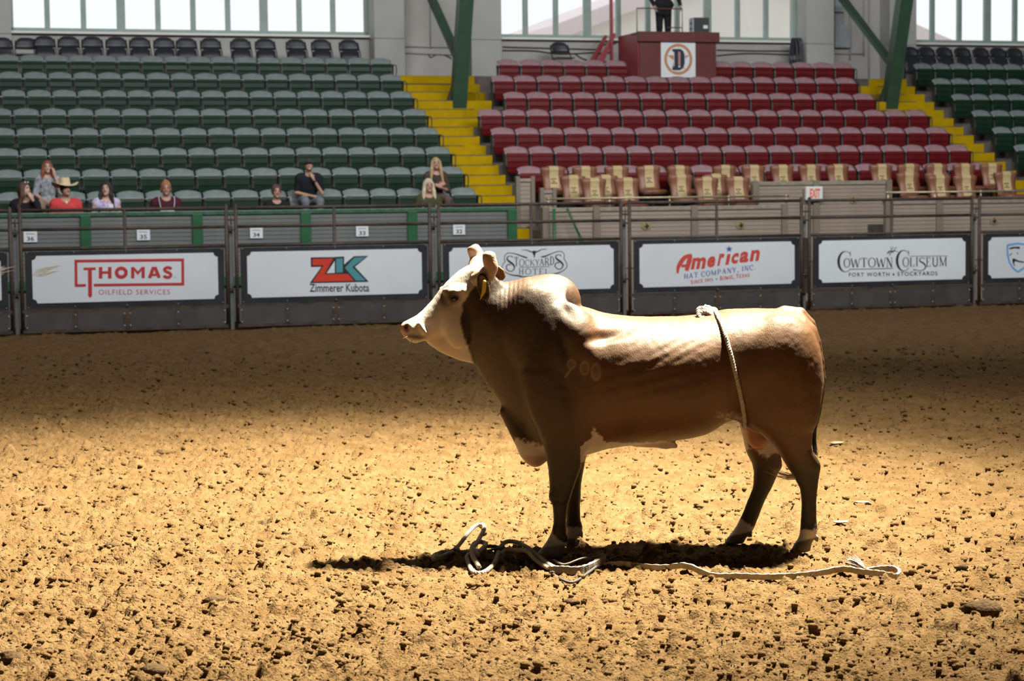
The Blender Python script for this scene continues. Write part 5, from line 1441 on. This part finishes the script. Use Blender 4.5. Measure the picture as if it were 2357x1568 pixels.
# steel arch posts
for (ub, lab, side_) in ((1.44, 'leaning green steel post on the left stairs', 0), (11.19, 'leaning green steel post on the right stairs', 1)):
    t = thing('arch_post', lab, 'post', L(ub, 8.2, 3.72), TH, 'green steel arch posts')
    lean = -.6/2.02; H = 6.0; w_, d_ = .145, .12
    def slab(x0, x1, y0, y1): 
        return MB().add([(x0,y0,0),(x1,y0,0),(x1,y1,0),(x0,y1,0),(x0,y0+lean*H,H),(x1,y0+lean*H,H),(x1,y1+lean*H,H),(x0,y1+lean*H,H)], [(0,3,2,1),(4,5,6,7),(0,1,5,4),(1,2,6,5),(2,3,7,6),(3,0,4,7)])
    slab(-w_, w_, -d_-.012, -d_).build('flange', m_steel, t); slab(-w_, w_, d_, d_+.012).build('flange', m_steel, t); slab(-.012, .012, -d_, d_).build('web', m_steel, t)
    slab(-w_, -w_+.012, -d_, d_).build('side_plate', m_steel, t)
    rv = MB()
    for i in range(9):
        z = .35 + .62*i
        for x in (-.09, .09): rv.sphere((x, -d_-.014+lean*z, z), .016, 6, 4)
    tag(rv.build('rivets', m_steel, t), kind='stuff')
    br0 = Vector((0, lean*1.0 + .05, 1.0)); br1 = Vector((0, 2.25, 2.74))
    dv_ = (br1 - br0)
    mbb = MB(); 
    for (x0, x1) in ((-.085, .085),): 
        n_ = Vector((0, -dv_.z, dv_.y)).normalized()*.05
        mbb.add([br0+Vector((x0,0,0))-n_, br0+Vector((x1,0,0))-n_, br0+Vector((x1,0,0))+n_, br0+Vector((x0,0,0))+n_, br1+Vector((x0,0,0))-n_, br1+Vector((x1,0,0))-n_, br1+Vector((x1,0,0))+n_, br1+Vector((x0,0,0))+n_], [(0,3,2,1),(4,5,6,7),(0,1,5,4),(1,2,6,5),(2,3,7,6),(3,0,4,7)])
    mbb.build('brace', m_steel, t)
    MB().poly([(-.30,.0),(-.12,.0),(-.12,.55)], -.06, .06).build('gusset', mat('gusset_dark', (.03,.035,.032), .6), t)
# folded chairs leaning by the pilaster
t = thing('folded_chairs', 'folded black metal chairs leaning against the pilaster right of the booth', 'chairs', L(10.10, 10.55, LAND), TH)
for i in range(3):
    x = -.08 + .075*i
    MB().tube(catmull([(x-.16, -.03, 0), (x-.08, .0, .50), (x, .08, .93), (x+.06, .08, .98), (x+.11, .05, .90), (x+.13, 0, .4), (x+.15, -.03, 0)], 5), .018, 7).build('chair_frame', m_bm, t, smooth=True)
    MB().add([(x-.02,.05,.60),(x+.09,.05,.60),(x+.09,.09,.97),(x,.09,.97),(x-.02,.065,.60),(x+.09,.065,.60),(x+.09,.105,.97),(x,.105,.97)], [(0,1,2,3),(5,4,7,6),(0,4,5,1),(2,6,7,3),(1,5,6,2),(0,3,7,4)]).build('backrest', m_bs, t)
    MB().box(x-.08, x+.10, .01, .03, .12, .50, .006).build('seat_pan', m_bs, t)
# ------------------------------------------------------------------ announcer booth
m_bred = mat('booth_red', (.105,.014,.014), .55, 0, (.13,.02,.02), 4, .06, 30); m_bside = mat('booth_red_side', (.26,.02,.03), .45, 0, (.29,.03,.04), 4)
B0, B1 = 5.635, 7.43
t = thing('announcer_booth', 'dark red announcer booth with a round star logo on its front', 'booth', L(B0, 8.85, 0), TH)
BWd = B1 - B0; ZB0, ZB1 = RF(8), 5.28
MB().box(.02, BWd-.02, 0, .04, ZB0+.004, ZB1, .004).build('front_panel', m_bred, t)
MB().box(0, .04, .04, 1.25, ZB0+.004, ZB1+.2, .004).build('side_panel', m_bside, t); MB().box(BWd-.04, BWd, .04, 1.25, ZB0+.004, ZB1+.1, .004).build('side_panel', m_bside, t)
MB().box(-.02, BWd+.04, -.07, .06, ZB1-.01, ZB1+.205, .008).build('desk_front', m_bred, t); MB().box(-.01, BWd+.03, .06, .42, ZB1+.15, ZB1+.20, .006).build('desk_top', m_bred, t)
MB().box(.04, BWd-.04, .42, 1.25, 5.10, 5.18).build('booth_floor', m_bred, t)
lx = 6.53 - B0; lz = 4.905
lg = MB().box(lx-.395, lx+.395, -.016, -.002, lz-.385, lz+.385).build('logo_board', m_card, t)
m_org = mat('logo_orange', (.50,.23,.10), .6); m_navy = mat('logo_navy', (.008,.012,.030), .5); m_lpink = mat('logo_pink', (.50,.22,.22), .6)
rm = MB()
ring_ = [(math.cos(a*math.pi/20), math.sin(a*math.pi/20)) for a in range(41)]
rm.strip([(lx + .292*c, lz + .30*s_) for c, s_ in ring_], .062, -.0185, -.016); rm.build('logo_ring', m_org, lg)
MB().poly([(p[0], p[1]) for p in [(lx + (.27 if i % 2 == 0 else .105)*math.cos(math.radians(90 + 36*i)), lz + (.27 if i % 2 == 0 else .105)*math.sin(math.radians(90 + 36*i))) for i in range(10)]], -.0175, -.016).build('logo_star', m_org, lg)
dd = MB(); q = [(-.14,.22),(-.14,.17),(-.095,.15),(-.095,-.15),(-.14,-.17),(-.14,-.235),(.03,-.235),(.11,-.19),(.145,-.08),(.145,.10),(.11,.18),(.05,.22)]
MB().poly([(lx+p[0]*1.1, lz+p[1]*1.08) for p in q], -.0215, -.0175).build('logo_letter', m_card, lg)
dd.poly([(lx+p[0], lz+p[1]) for p in q], -.024, -.0215); dd.build('logo_letter', m_navy, lg)
MB().box(lx-.005, lx+.045, -.026, -.0245, lz-.12, lz+.16).build('logo_slot', m_lpink, lg); MB().box(lx, lx+.04, -.026, -.0245, lz-.17, lz-.135).build('logo_slot', m_card, lg)
m_rail = mat('booth_rail', (.12,.03,.025), .5, .2)
rl = MB().tube([(.06,.25,ZB1+.2),(.06,.25,ZB1+.72),(1.10,.25,ZB1+.72),(1.10,.25,ZB1+.2)], .014, 6).tube([(.75,.25,ZB1+.32),(1.08,.25,ZB1+.32)], .012, 6); rl.build('guard_rail', m_rail, t)
MB().tube([(.98,.25,ZB1+.2),(.98,.25,ZB1+.72)], .007, 5).build('guard_rod', m_rail, t)
MB().box(-.16, -.10, 1.3, 1.36, ZB0+.3, 8.0).build('corner_post', m_bside, t)
# booth stairs on the left
s_ = thing('booth_steps', 'red wooden steps climbing to the left side of the booth', 'steps', L(B0, 10.2, 0), TH)
for y in (0, .55): MB().add([(-.62,y,LAND),(-.50,y,LAND),(-.02,y,5.50),(-.02,y,5.56),(-.08,y,5.56),(-.62,y,LAND+.10),(-.62,y+.05,LAND),(-.50,y+.05,LAND),(-.02,y+.05,5.50),(-.02,y+.05,5.56),(-.08,y+.05,5.56),(-.62,y+.05,LAND+.10)], [(0,1,2,3,4,5),(11,10,9,8,7,6),(0,6,7,1),(1,7,8,2),(2,8,9,3),(3,9,10,4),(4,10,11,5),(5,11,6,0)]).build('stringer', m_bside, s_)
for i in range(4): x = -.48 + .12*i; MB().box(x, x+.14, .05, .55, LAND+.18+.2*i, LAND+.21+.2*i).build('tread', m_bred, s_)
MB().tube([(-.09,0,5.40),(-.09,0,5.95)], .012, 6).build('newel', m_rail, s_)
# amplifier case on the desk
t = thing('amplifier_case', 'dark speaker case on the right end of the booth desk', 'speaker', L(7.10, 9.0, ZB1+.20), TH)
MB().box(-.14, .22, .0, .24, .0, .335, .012).build('case', mat('case_dark', (.035,.036,.038), .6), t)
MB().box(-.155, -.14, .01, .23, .01, .325).build('side_plate', mat('case_pale', (.50,.54,.58), .5), t)
for zz in (.10, .22): MB().tube([(-.165,.12,zz),(-.152,.12,zz)], .03, 10).build('knob', m_cable, t)
MB().box(.08, .18, -.008, .002, .10, .17).build('label_plate', m_card, t); MB().tube([(.0,-.012,.14),(.0,.002,.14)], .02, 8).build('knob', m_cable, t)
# paper left on a red seat, litter
# ------------------------------------------------------------------ the world outside the middle window
struct('floor', MB().box(-40, 50, 11.7, 75, -.1, .02), mat('yard_bounce', (.70,.68,.64), .9))  # unseen bright ground, added to bounce light onto the outside building
t = thing('outside_building', 'pale building with a low sloping roof seen through the middle window', 'building', L(5.6, 30, 0), TH)
mw = mat('outside_wall', (.95,.90,.82), .8); mr = mat('outside_roof', (.88,.74,.74), .8)
def gable(a, c, hz, rise):
    pass
za = [onv(1340, 68, 30)[1], onv(1480, 14, 30)[1]]; ua_ = [onv(1340, 68, 30)[0] - 5.6, onv(1480, 14, 30)[0] - 5.6]
sl_ = (za[1]-za[0])/(ua_[1]-ua_[0]); x0, x1, x2 = ua_[0]-.6, ua_[1]+3.5, ua_[1]+13
zr = za[0] + sl_*(x1-ua_[0])
MB().poly([(x0,0),(x2,0),(x2, zr - sl_*(x2-x1)),(x1, zr),(x0, za[0]-.6*sl_)], 0, 8).build('wall', mw, t)
MB().poly([(x0-.5, za[0]-1.1*sl_),(x1, zr),(x1, zr+.5),(x0-.5, za[0]-1.1*sl_+.5)], -.5, 8.5).build('roof', mr, t); MB().poly([(x1, zr),(x2+.5, zr - sl_*(x2+.5-x1)),(x2+.5, zr - sl_*(x2+.5-x1)+.5),(x1, zr+.5)], -.5, 8.5).build('roof', mr, t)
# ------------------------------------------------------------------ people
def face_rot(p, yaw, tilt, c):
    x, y, z = p[0]-c[0], p[1]-c[1], p[2]-c[2]
    y, z = y*math.cos(tilt) - z*math.sin(tilt), y*math.sin(tilt) + z*math.cos(tilt)
    x, y = x*math.cos(yaw) - y*math.sin(yaw), x*math.sin(yaw) + y*math.cos(yaw)
    return np.array([x+c[0], y+c[1], z+c[2]])
def hand(fd, wrist, d, palm_n, curl=.5, s=1.0, side=1):
    d = np.array(d, float); d /= np.linalg.norm(d); n_ = np.array(palm_n, float); n_ -= d*(n_ @ d); n_ /= np.linalg.norm(n_)
    b_ = np.cross(d, n_) * side; w = np.array(wrist, float)
    pc = w + d*.045*s
    fd.cone(w, w + d*.03*s, .024*s, .028*s, .01)
    for k_ in (-1, 0, 1): fd.cone(w + d*.02*s + b_*.016*k_*s, w + d*.085*s + b_*.024*k_*s, .016*s, .014*s, .012)
    for k_, ln in zip((-1.5, -.5, .5, 1.5), (.060, .075, .080, .070)):
        a = w + d*.085*s + b_*.0175*k_*s; e = a + (d*math.cos(curl*.6) + n_*math.sin(curl*.6))*ln*.5*s; g = e + (d*math.cos(curl*1.7) + n_*math.sin(curl*1.7))*ln*.5*s
        fd.cone(a, e, .0095*s, .009*s, .004); fd.cone(e, g, .009*s, .0075*s, .003)
    a = w + d*.03*s - b_*.026*s; e = a + (d*.55 - b_*.7 + n_*.3)*.042*s; g = e + (d*.85 - b_*.1 + n_*.4)*.034*s
    fd.cone(a, e, .013*s, .011*s, .008); fd.cone(e, g, .0105*s, .008*s, .003)
SK = {'fair': mat('skin_fair', (.52,.32,.24), .55, 0, (.56,.36,.275), 20), 'tan': mat('skin_tan', (.42,.24,.165), .55, 0, (.46,.27,.19), 20), 'ruddy': mat('skin_ruddy', (.44,.23,.17), .55, 0, (.48,.265,.20), 20)}
m_mouth = mat('lips', (.32,.10,.09), .5); m_iris = mat('eye_person', (.03,.022,.018), .3); 
def person(u, v, zf, label, skin='fair', zs=.44, S=1.0, yaw=0.0, tilt=0.0, hair='long', hairc=(.10,.05,.03), top=(.02,.02,.02), sleeve=.6, arms=None, legs=(.05,.06,.09), lean=0.0, broad=1.0, turn=0.0, standing=False, top2=None, fin=True, group='spectators in the stands'):
    t = thing('person', label, 'person', L(u, v, zf), TH + turn, group)
    q = lambda x, y, z: np.array([x*S*broad, y*S, zs + z*S])     # above the seat
    lo = (-.46, -.70, -.02); hi = (.46, .34, zs + 1.02*S)
    B_ = Field(lo, hi, .0120); T_ = Field(lo, hi, .0135); G_ = Field(lo, hi, .0165)
    ys = lean
    pel, che, shz = q(0, 0, .10), q(0, .01+ys*.5, .38), .545
    nk0, hd = q(0, .015+ys, .56), q(0, -.005+ys*1.15, .755)
    bs = S
    def torso(F, g):
        F.ell(pel, (.165*bs*broad+g, .115*bs+g, .13*bs+g), .03); F.ell(che, (.165*bs*broad+g, .105*bs+g, .20*bs+g), .06)
        F.ell(q(0, .01+ys*.8, .47), (.17*bs*broad+g, .095*bs+g, .10*bs+g), .05)
        for s_ in (-1, 1): F.ell(q(s_*.165, .01+ys*.8, shz-.02), (.062*bs+g, .062*bs+g, .06*bs+g), .05)
        F.cone(q(-.12, .01+ys*.8, .56), q(.12, .01+ys*.8, .56), .045*bs+g, .045*bs+g, .05)
    torso(B_, 0)
    if top is not None: torso(T_, .012)
    B_.cone(nk0, hd - np.array([0, -.01, .06*bs]), .056*bs, .052*bs, .03)
    # head
    B_.ell(hd + np.array([0, .012, .02*bs]), (.076*bs, .094*bs, .098*bs), .02)
    fr = lambda x, y, z: face_rot(hd + np.array([x, y, z])*bs, yaw, tilt, hd)
    B_.ell(fr(0, -.030, -.045), (.056*bs, .062*bs, .072*bs), .03)
    B_.cone(fr(0, -.086, .010), fr(0, -.104, -.026), .009*bs, .0125*bs, .012)
    B_.ell(fr(0, -.082, -.092), (.024*bs, .018*bs, .018*bs), .02)
    for s_ in (-1, 1):
        B_.ell(fr(s_*.077, .01, -.01), (.012*bs, .02*bs, .03*bs), .008)
        B_.ell(fr(s_*.032, -.098, .012), (.016*bs, .014*bs, .011*bs), .012, op='cut')
    for i, y_ in enumerate((-1, 1)):
        o = MB().sphere(tuple(fr(y_*.032, -.083, .010)), .0085*bs, 8, 6).build('eye', m_iris, t, smooth=True)
        MB().tube([fr(y_*.016, -.094, .030), fr(y_*.034, -.096, .035), fr(y_*.052, -.084, .028)], [.004*bs, .005*bs, .003*bs], 5).build('eyebrow', mat('brow', (.10,.06,.04), .8), t)
    MB().tube([fr(-.024, -.083, -.056), fr(-.010, -.092, -.052), fr(.010, -.092, -.052), fr(.024, -.083, -.056)], [.003, .0065*bs, .0065*bs, .003], 6).build('mouth', m_mouth, t, smooth=True)
    # arms
    A = arms or [[(-.215, -.02, .27), (-.10, -.26, .16), (.6, -.7, -.1), (0, 0, -1)], [(.215, -.02, .27), (.10, -.26, .16), (-.6, -.7, -.1), (0, 0, -1)]]
    for s_, (el, wr, hdir, pn) in zip((-1, 1), A):
        sh = q(s_*.175, .01+ys*.8, shz-.03); e = q(*el); w = q(*wr)
        B_.cone(sh, e, .048*bs, .040*bs, .03); B_.cone(e, w, .040*bs, .026*bs, .012)
        hand(B_, w, hdir, pn, .7, bs, s_)
        if top is not None and sleeve > 0:
            if sleeve <= 1: T_.cone(sh, sh + (e-sh)*sleeve, .060*bs, .056*bs, .03)
            else: T_.cone(sh, e, .060*bs, .052*bs, .03); T_.cone(e, e + (w-e)*(sleeve-1), .052*bs, .040*bs, .015)
    # legs
    for s_ in (-1, 1):
        if standing: h_, k_, a_, f_ = (s_*.09, 0, zs), (s_*.10, -.01, zs*.52), (s_*.10, .01, .08), (s_*.11, -.16, .04)
        else: h_, k_, a_, f_ = (s_*.09, 0, zs+.09), (s_*.13, -.34, zs+.06), (s_*.12, -.31, .09), (s_*.13, -.39, .045)
        B_.cone(h_, k_, .085, .060, .03); B_.cone(k_, a_, .058, .038, .015); B_.cone(a_, f_, .040, .032, .015)
        G_.cone(h_, k_, .097, .072, .03); G_.cone(k_, (a_[0], a_[1], a_[2]+.02), .070, .056, .015)
    G_.ell((0, 0, zs+.09*S), (.178*bs*broad, .128*bs, .12*bs), .03)
    if top is not None: 
        # neckline
        T_.cone(nk0 + np.array([0, -.03, .035]), nk0 + np.array([0, -.03, .30]), .075*bs, .11*bs, .01, op='cut')
    def put(F, nm, m, parent=t):
        Pn, Fn = F.surface(); N_ = vnormals(Pn, Fn)
        if ((Pn - Pn.mean(0))*N_).sum() < 0: Fn = Fn[:, ::-1].copy()
        return link(nm, np_mesh(nm, Pn, Fn, m), parent)
    put(B_, 'body', SK[skin])
    if top is not None: sh_o = put(T_, 'shirt', mat('cloth_%.3f_%.3f_%.3f' % top, top, .85, 0, top2 or tuple(min(1, c*1.25+.004) for c in top), 22 if top2 else 6, .25, 40, spec=.2, detail=2))
    else: sh_o = None
    put(G_, 'trousers', mat('trouser_%.3f_%.3f' % legs[:2], legs, .85, 0, tuple(c*1.3 for c in legs), 8, .2, 50, spec=.2))
    # hair
    if hair:
        H_ = Field((hd[0]-.26, hd[1]-.26, hd[2]-.52), (hd[0]+.26, hd[1]+.26, hd[2]+.22), .011)
        H_.ell(fr(0, .018, .026), (.088*bs, .104*bs, .108*bs), .0)
        if hair in ('long', 'longer'):
            ln = .30 if hair == 'long' else .36
            for s_ in (-1, 1):
                H_.cone(fr(s_*.070, -.005, .03), fr(s_*.088, -.02, -.10), .032*bs, .034*bs, .03)
                a = fr(s_*.088, -.02, -.10); H_.cone(a, hd + np.array([s_*.115, -.055, -ln])*bs, .036*bs, .030*bs, .02)
            H_.cone(fr(0, .07, 0), hd + np.array([0, .10, -.22])*bs, .08*bs, .075*bs, .03)
        elif hair == 'bun': H_.ell(fr(0, .03, .115), (.045, .045, .035), .02); H_.cone(fr(-.075,0,-.02), fr(-.078,.01,-.06), .022, .014, .02); H_.cone(fr(.075,0,-.02), fr(.078,.01,-.06), .022, .014, .02)
        elif hair == 'bob': 
            for s_ in (-1, 1): H_.cone(fr(s_*.075, .01, 0), fr(s_*.085, .0, -.10), .03, .03, .02)
        H_.ell(fr(0, -.092, -.022), (.066*bs, .064*bs, .092*bs), .012, op='cut')
        if hair in ('short',): H_.ell(fr(0, -.07, -.10), (.10, .10, .105), .01, op='cut')
        put(H_, 'hair', mat('hair_%.3f_%.3f' % hairc[:2], hairc, .5, 0, tuple(min(1, c*1.5) for c in hairc), 3, .5, 9, spec=.5, stretch=(30, 30, 4)))
    return t, q, fr, hd, sh_o
BF_ = 1.02
lap = [[(-.215, -.02, .27), (-.10, -.24, .18), (.6, -.7, -.1), (0, 0, -1)], [(.215, -.02, .27), (.10, -.24, .18), (-.6, -.7, -.1), (0, 0, -1)]]
m_white = mat('white_plastic', (.75,.76,.80), .4); m_strapw = mat('denim_white', (.62,.64,.68), .85, 0, (.42,.44,.50), 60, stretch=(1, .02, .02))
# woman in black, turned to her neighbour
t, q, fr, hd, so = person(-7.55, 2.28, BF_, 'person in a black top with brown hair, turned towards the straw hat', 'fair', yaw=.75, tilt=-.12, hair='long', hairc=(.095,.045,.028), top=(.010,.010,.012), sleeve=1.8,
    arms=[[(-.22, -.02, .27), (-.10, -.24, .18), (.6, -.7, -.1), (0, 0, -1)], [(.24, -.10, .34), (.10, -.17, .60), (-.35, .1, .8), (-.3, .9, 0)]], broad=1.02)
g_ = MB()
for s_ in (-1, 1): g_.sphere(tuple(fr(s_*.035, -.052, .115)), .018, 8, 6)
g_.tube([fr(-.05, -.05, .115), fr(.05, -.05, .115)], .004, 5); g_.build('sunglasses', mat('glasses_shine', (.5,.52,.55), .1, .6), t)
# rider in a straw hat
t, q, fr, hd, so = person(-6.90, 2.28, BF_, 'person in a coral red shirt and straw cowboy hat', 'tan', yaw=.35, tilt=-.10, hair='short', hairc=(.03,.018,.014), top=(.52,.050,.055), sleeve=1.9, broad=1.12)
hat = MB(); prof = [(.155,0),(.10,-.004),(.088,.01),(.085,.06),(.078,.11),(.060,.128),(.0,.118)]
rings = []
for (r, z) in prof:
    rr = []
    for j in range(20):
        a = 2*math.pi*j/20; x, y = r*math.cos(a)*1.0, r*math.sin(a)*1.1
        zz = z + (.055*abs(math.cos(a))**3 - .03*abs(math.sin(a))**2 if r > .12 else 0) - (.022*(1 - abs(math.cos(a))) if z > .12 else 0)
        p = fr(x*1.45 if r > .12 else x, y + .01, .075 + zz); rr.append(p)
    rings.append(rr)
vs = [p for r_ in rings for p in r_]; fs = [(i*20+j, i*20+(j+1) % 20, (i+1)*20+(j+1) % 20, (i+1)*20+j) for i in range(len(prof)-1) for j in range(20)]
hat.add(vs, fs); ho = hat.build('straw_hat', mat('straw', (.62,.48,.28), .75, 0, (.70,.57,.36), 30, .3, 120), t, smooth=True)
md = ho.modifiers.new('thickness', 'SOLIDIFY'); md.thickness = .006
MB().sphere(tuple(nq + d for nq, d in zip(q(0, -.095, .535), (0, -.01, 0))), (.026, .010, .032), 10, 8).build('bolo_clasp', mat('clasp', (.70,.62,.42), .35, .3), t, smooth=True)
# girl with phone
t, q, fr, hd, so = person(-6.25, 2.28, BF_, 'person with long dark hair in a pale floral top, holding a phone', 'fair', yaw=-.25, tilt=-.05, hair='longer', hairc=(.022,.014,.012), top=(.62,.56,.66), sleeve=.0, top2=(.36,.24,.55),
    arms=[[(-.23, -.03, .28), (-.02, -.24, .30), (.5, -.2, .6), (.3, .5, 0)], [(.23, -.05, .28), (.10, -.24, .34), (-.3, -.1, .8), (-.5, .5, 0)]])
p0 = q(.045, -.275, .44); MB().box(p0[0]-.04, p0[0]+.04, p0[1]-.006, p0[1]+.006, p0[2]-.045, p0[2]+.065, .004).build('phone', m_white, t)
# overalls
t, q, fr, hd, so = person(-5.27, 2.28, BF_, 'person in a maroon tee under pale striped overalls, hair tied up', 'ruddy', yaw=-.05, tilt=.05, hair='bun', hairc=(.30,.13,.06), top=(.060,.010,.018), sleeve=.62, broad=1.10, legs=(.50,.52,.55))
bib = MB()
for s_ in (0, .008): 
    for (x, z) in ((-.095, .20), (.095, .20), (.105, .42), (-.105, .42)): p = q(x, -.138 + .02*(z > .3), z); bib.v.append((p[0], p[1]-s_, p[2]))
bib.f = [(3,2,1,0),(4,5,6,7),(0,1,5,4),(1,2,6,5),(2,3,7,6),(3,0,4,7)]; bib.build('bib', m_strapw, t)
for s_ in (-1, 1): MB().tube(catmull([q(s_*.09, -.125, .41), q(s_*.10, -.122, .45), q(s_*.115, -.085, .56), q(s_*.11, .0, .615), q(s_*.09, .09, .58)], 4), .016, 6, squash=.5).build('strap', m_strapw, t)
# boy
person(-3.42, 2.28, BF_ - .04, 'person with short brown hair in a black tee, chin above the fence rail', 'ruddy', zs=.42, S=.98, yaw=.06, hair='short', hairc=(.075,.042,.028), top=(.010,.010,.011), sleeve=.65)
# front blonde
person(-.77, 2.28, BF_, 'person with straight pale blonde hair in an olive top, in front of another blonde', 'ruddy', yaw=0, hair='longer', hairc=(.50,.42,.30), top=(.050,.052,.022), sleeve=.7,
    arms=[[(-.23, -.03, .27), (-.16, -.26, .26), (.2, -.8, .2), (0, 0, -1)], [(.22, -.06, .28), (.15, -.24, .33), (-.2, -.5, .6), (-.4, .4, 0)]])
R1 = RF(1)
# man in the cap
t, q, fr, hd, so = person(-2.72, 3.02, R1, 'person in a black tee and dark cap, resting the chin on one hand', 'tan', zs=.455, S=.90, yaw=-.12, tilt=-.22, hair='short', hairc=(.03,.02,.016), top=(.010,.011,.014), sleeve=.78, broad=1.18, lean=-.06, legs=(.16,.18,.20),
    arms=[[(-.21, -.04, .24), (.02, -.22, .17), (.9, -.1, -.2), (0, -.2, -1)], [(.20, -.14, .22), (.045, -.20, .50), (-.35, .1, .9), (-.3, .9, 0)]])
cp = MB(); cpv = []
for i in range(7):
    a = math.pi/2*i/6
    for j in range(16):
        b_ = 2*math.pi*j/16; cpv.append(fr(.086*math.cos(a)*math.cos(b_), .016+.104*math.cos(a)*math.sin(b_), .045 + .082*math.sin(a)))
cp.add(cpv, [(i*16+j, i*16+(j+1) % 16, (i+1)*16+(j+1) % 16, (i+1)*16+j) for i in range(6) for j in range(16)])
co = cp.build('cap', mat('cap_dark', (.03,.030,.026), .85, 0, (.06,.06,.05), 10), t, smooth=True); md = co.modifiers.new('thickness', 'SOLIDIFY'); md.thickness = .005
bl_ = MB(); n_ = 9
for s_ in (0, .006):
    for r_ in (1.0, 1.75):
        for i in range(n_):
            a = math.pi*(1.12 + .76*i/(n_-1)); bl_.v.append(tuple(fr(.080*math.cos(a), .016 + .100*math.sin(a)*(r_ if r_ > 1 else 1), .048 + s_ - (.028*(r_-1)))))
for i in range(n_-1): bl_.f += [(i, i+1, n_+i+1, n_+i), (2*n_+i, 3*n_+i, 3*n_+i+1, 2*n_+i+1), (n_+i, n_+i+1, 3*n_+i+1, 3*n_+i)]
bl_.build('cap_bill', mat('cap_dark', (.03,.030,.026), .85), co)
w_ = q(.062, -.195, .45); MB().tube([w_ + np.array([.004, 0, -.012]), w_ + np.array([-.004, 0, .012])], .036, 12).build('wristwatch', m_blk, t)
# blonde behind
person(-.44, 3.02, R1, 'person with long golden blonde hair in a brown patterned blouse', 'ruddy', zs=.455, S=.92, yaw=-.12, tilt=-.10, hair='longer', hairc=(.36,.25,.135), top=(.085,.055,.038), sleeve=1.2, top2=(.035,.024,.022), lean=-.03, legs=(.12,.08,.07),
    arms=[[(-.21, -.05, .26), (.0, -.23, .33), (.6, -.2, .3), (.2, .6, 0)], [(.23, -.06, .24), (.04, -.24, .30), (-.6, -.2, .35), (-.2, .6, 0)]])
# red-haired woman
person(-7.13, 3.02, R1, 'person with long red hair and fringe in a grey flowered blouse', 'fair', zs=.455, S=.90, yaw=.05, tilt=-.06, hair='longer', hairc=(.21,.060,.025), top=(.18,.20,.22), sleeve=1.0, top2=(.40,.42,.44), legs=(.40,.28,.22),
    arms=[[(-.23, -.05, .26), (-.10, -.26, .14), (.4, -.7, -.2), (0, 0, -1)], [(.23, -.12, .28), (.115, -.13, .62), (-.1, .1, 1), (-.6, .6, 0)]])
# chairs under the people in the boxes
for i, (u, w) in enumerate(((-7.55, 'black-clad'), (-6.90, 'straw-hatted'), (-6.25, 'phone-holding'), (-5.27, 'overall-wearing'), (-3.42, 'short-haired'), (-.77, 'olive-topped'))):
    c = dup(FC); c.location = L(u, 2.36, BF_ - (.04 if i == 4 else .0)); c.rotation_euler = (0, 0, TH)
    c['label'] = 'black folding chair under the %s person in the box row' % w; c['group'] = 'chairs in the green box row'
# announcer in the booth
person(6.48, 9.55, 5.19, 'person in black clothes standing in the announcer booth, cut by the picture top', 'fair', zs=.84, S=1.0, yaw=.3, hair='short', hairc=(.03,.02,.016), top=(.012,.012,.014), sleeve=1.9, broad=1.36, legs=(.012,.012,.014), standing=True, group='announcer',
    arms=[[(-.24, -.04, .27), (-.20, -.16, .05), (.1, -.3, -.8), (1, 0, 0)], [(.24, -.04, .27), (.24, -.18, .06), (.0, -.3, -.8), (-1, 0, 0)]])
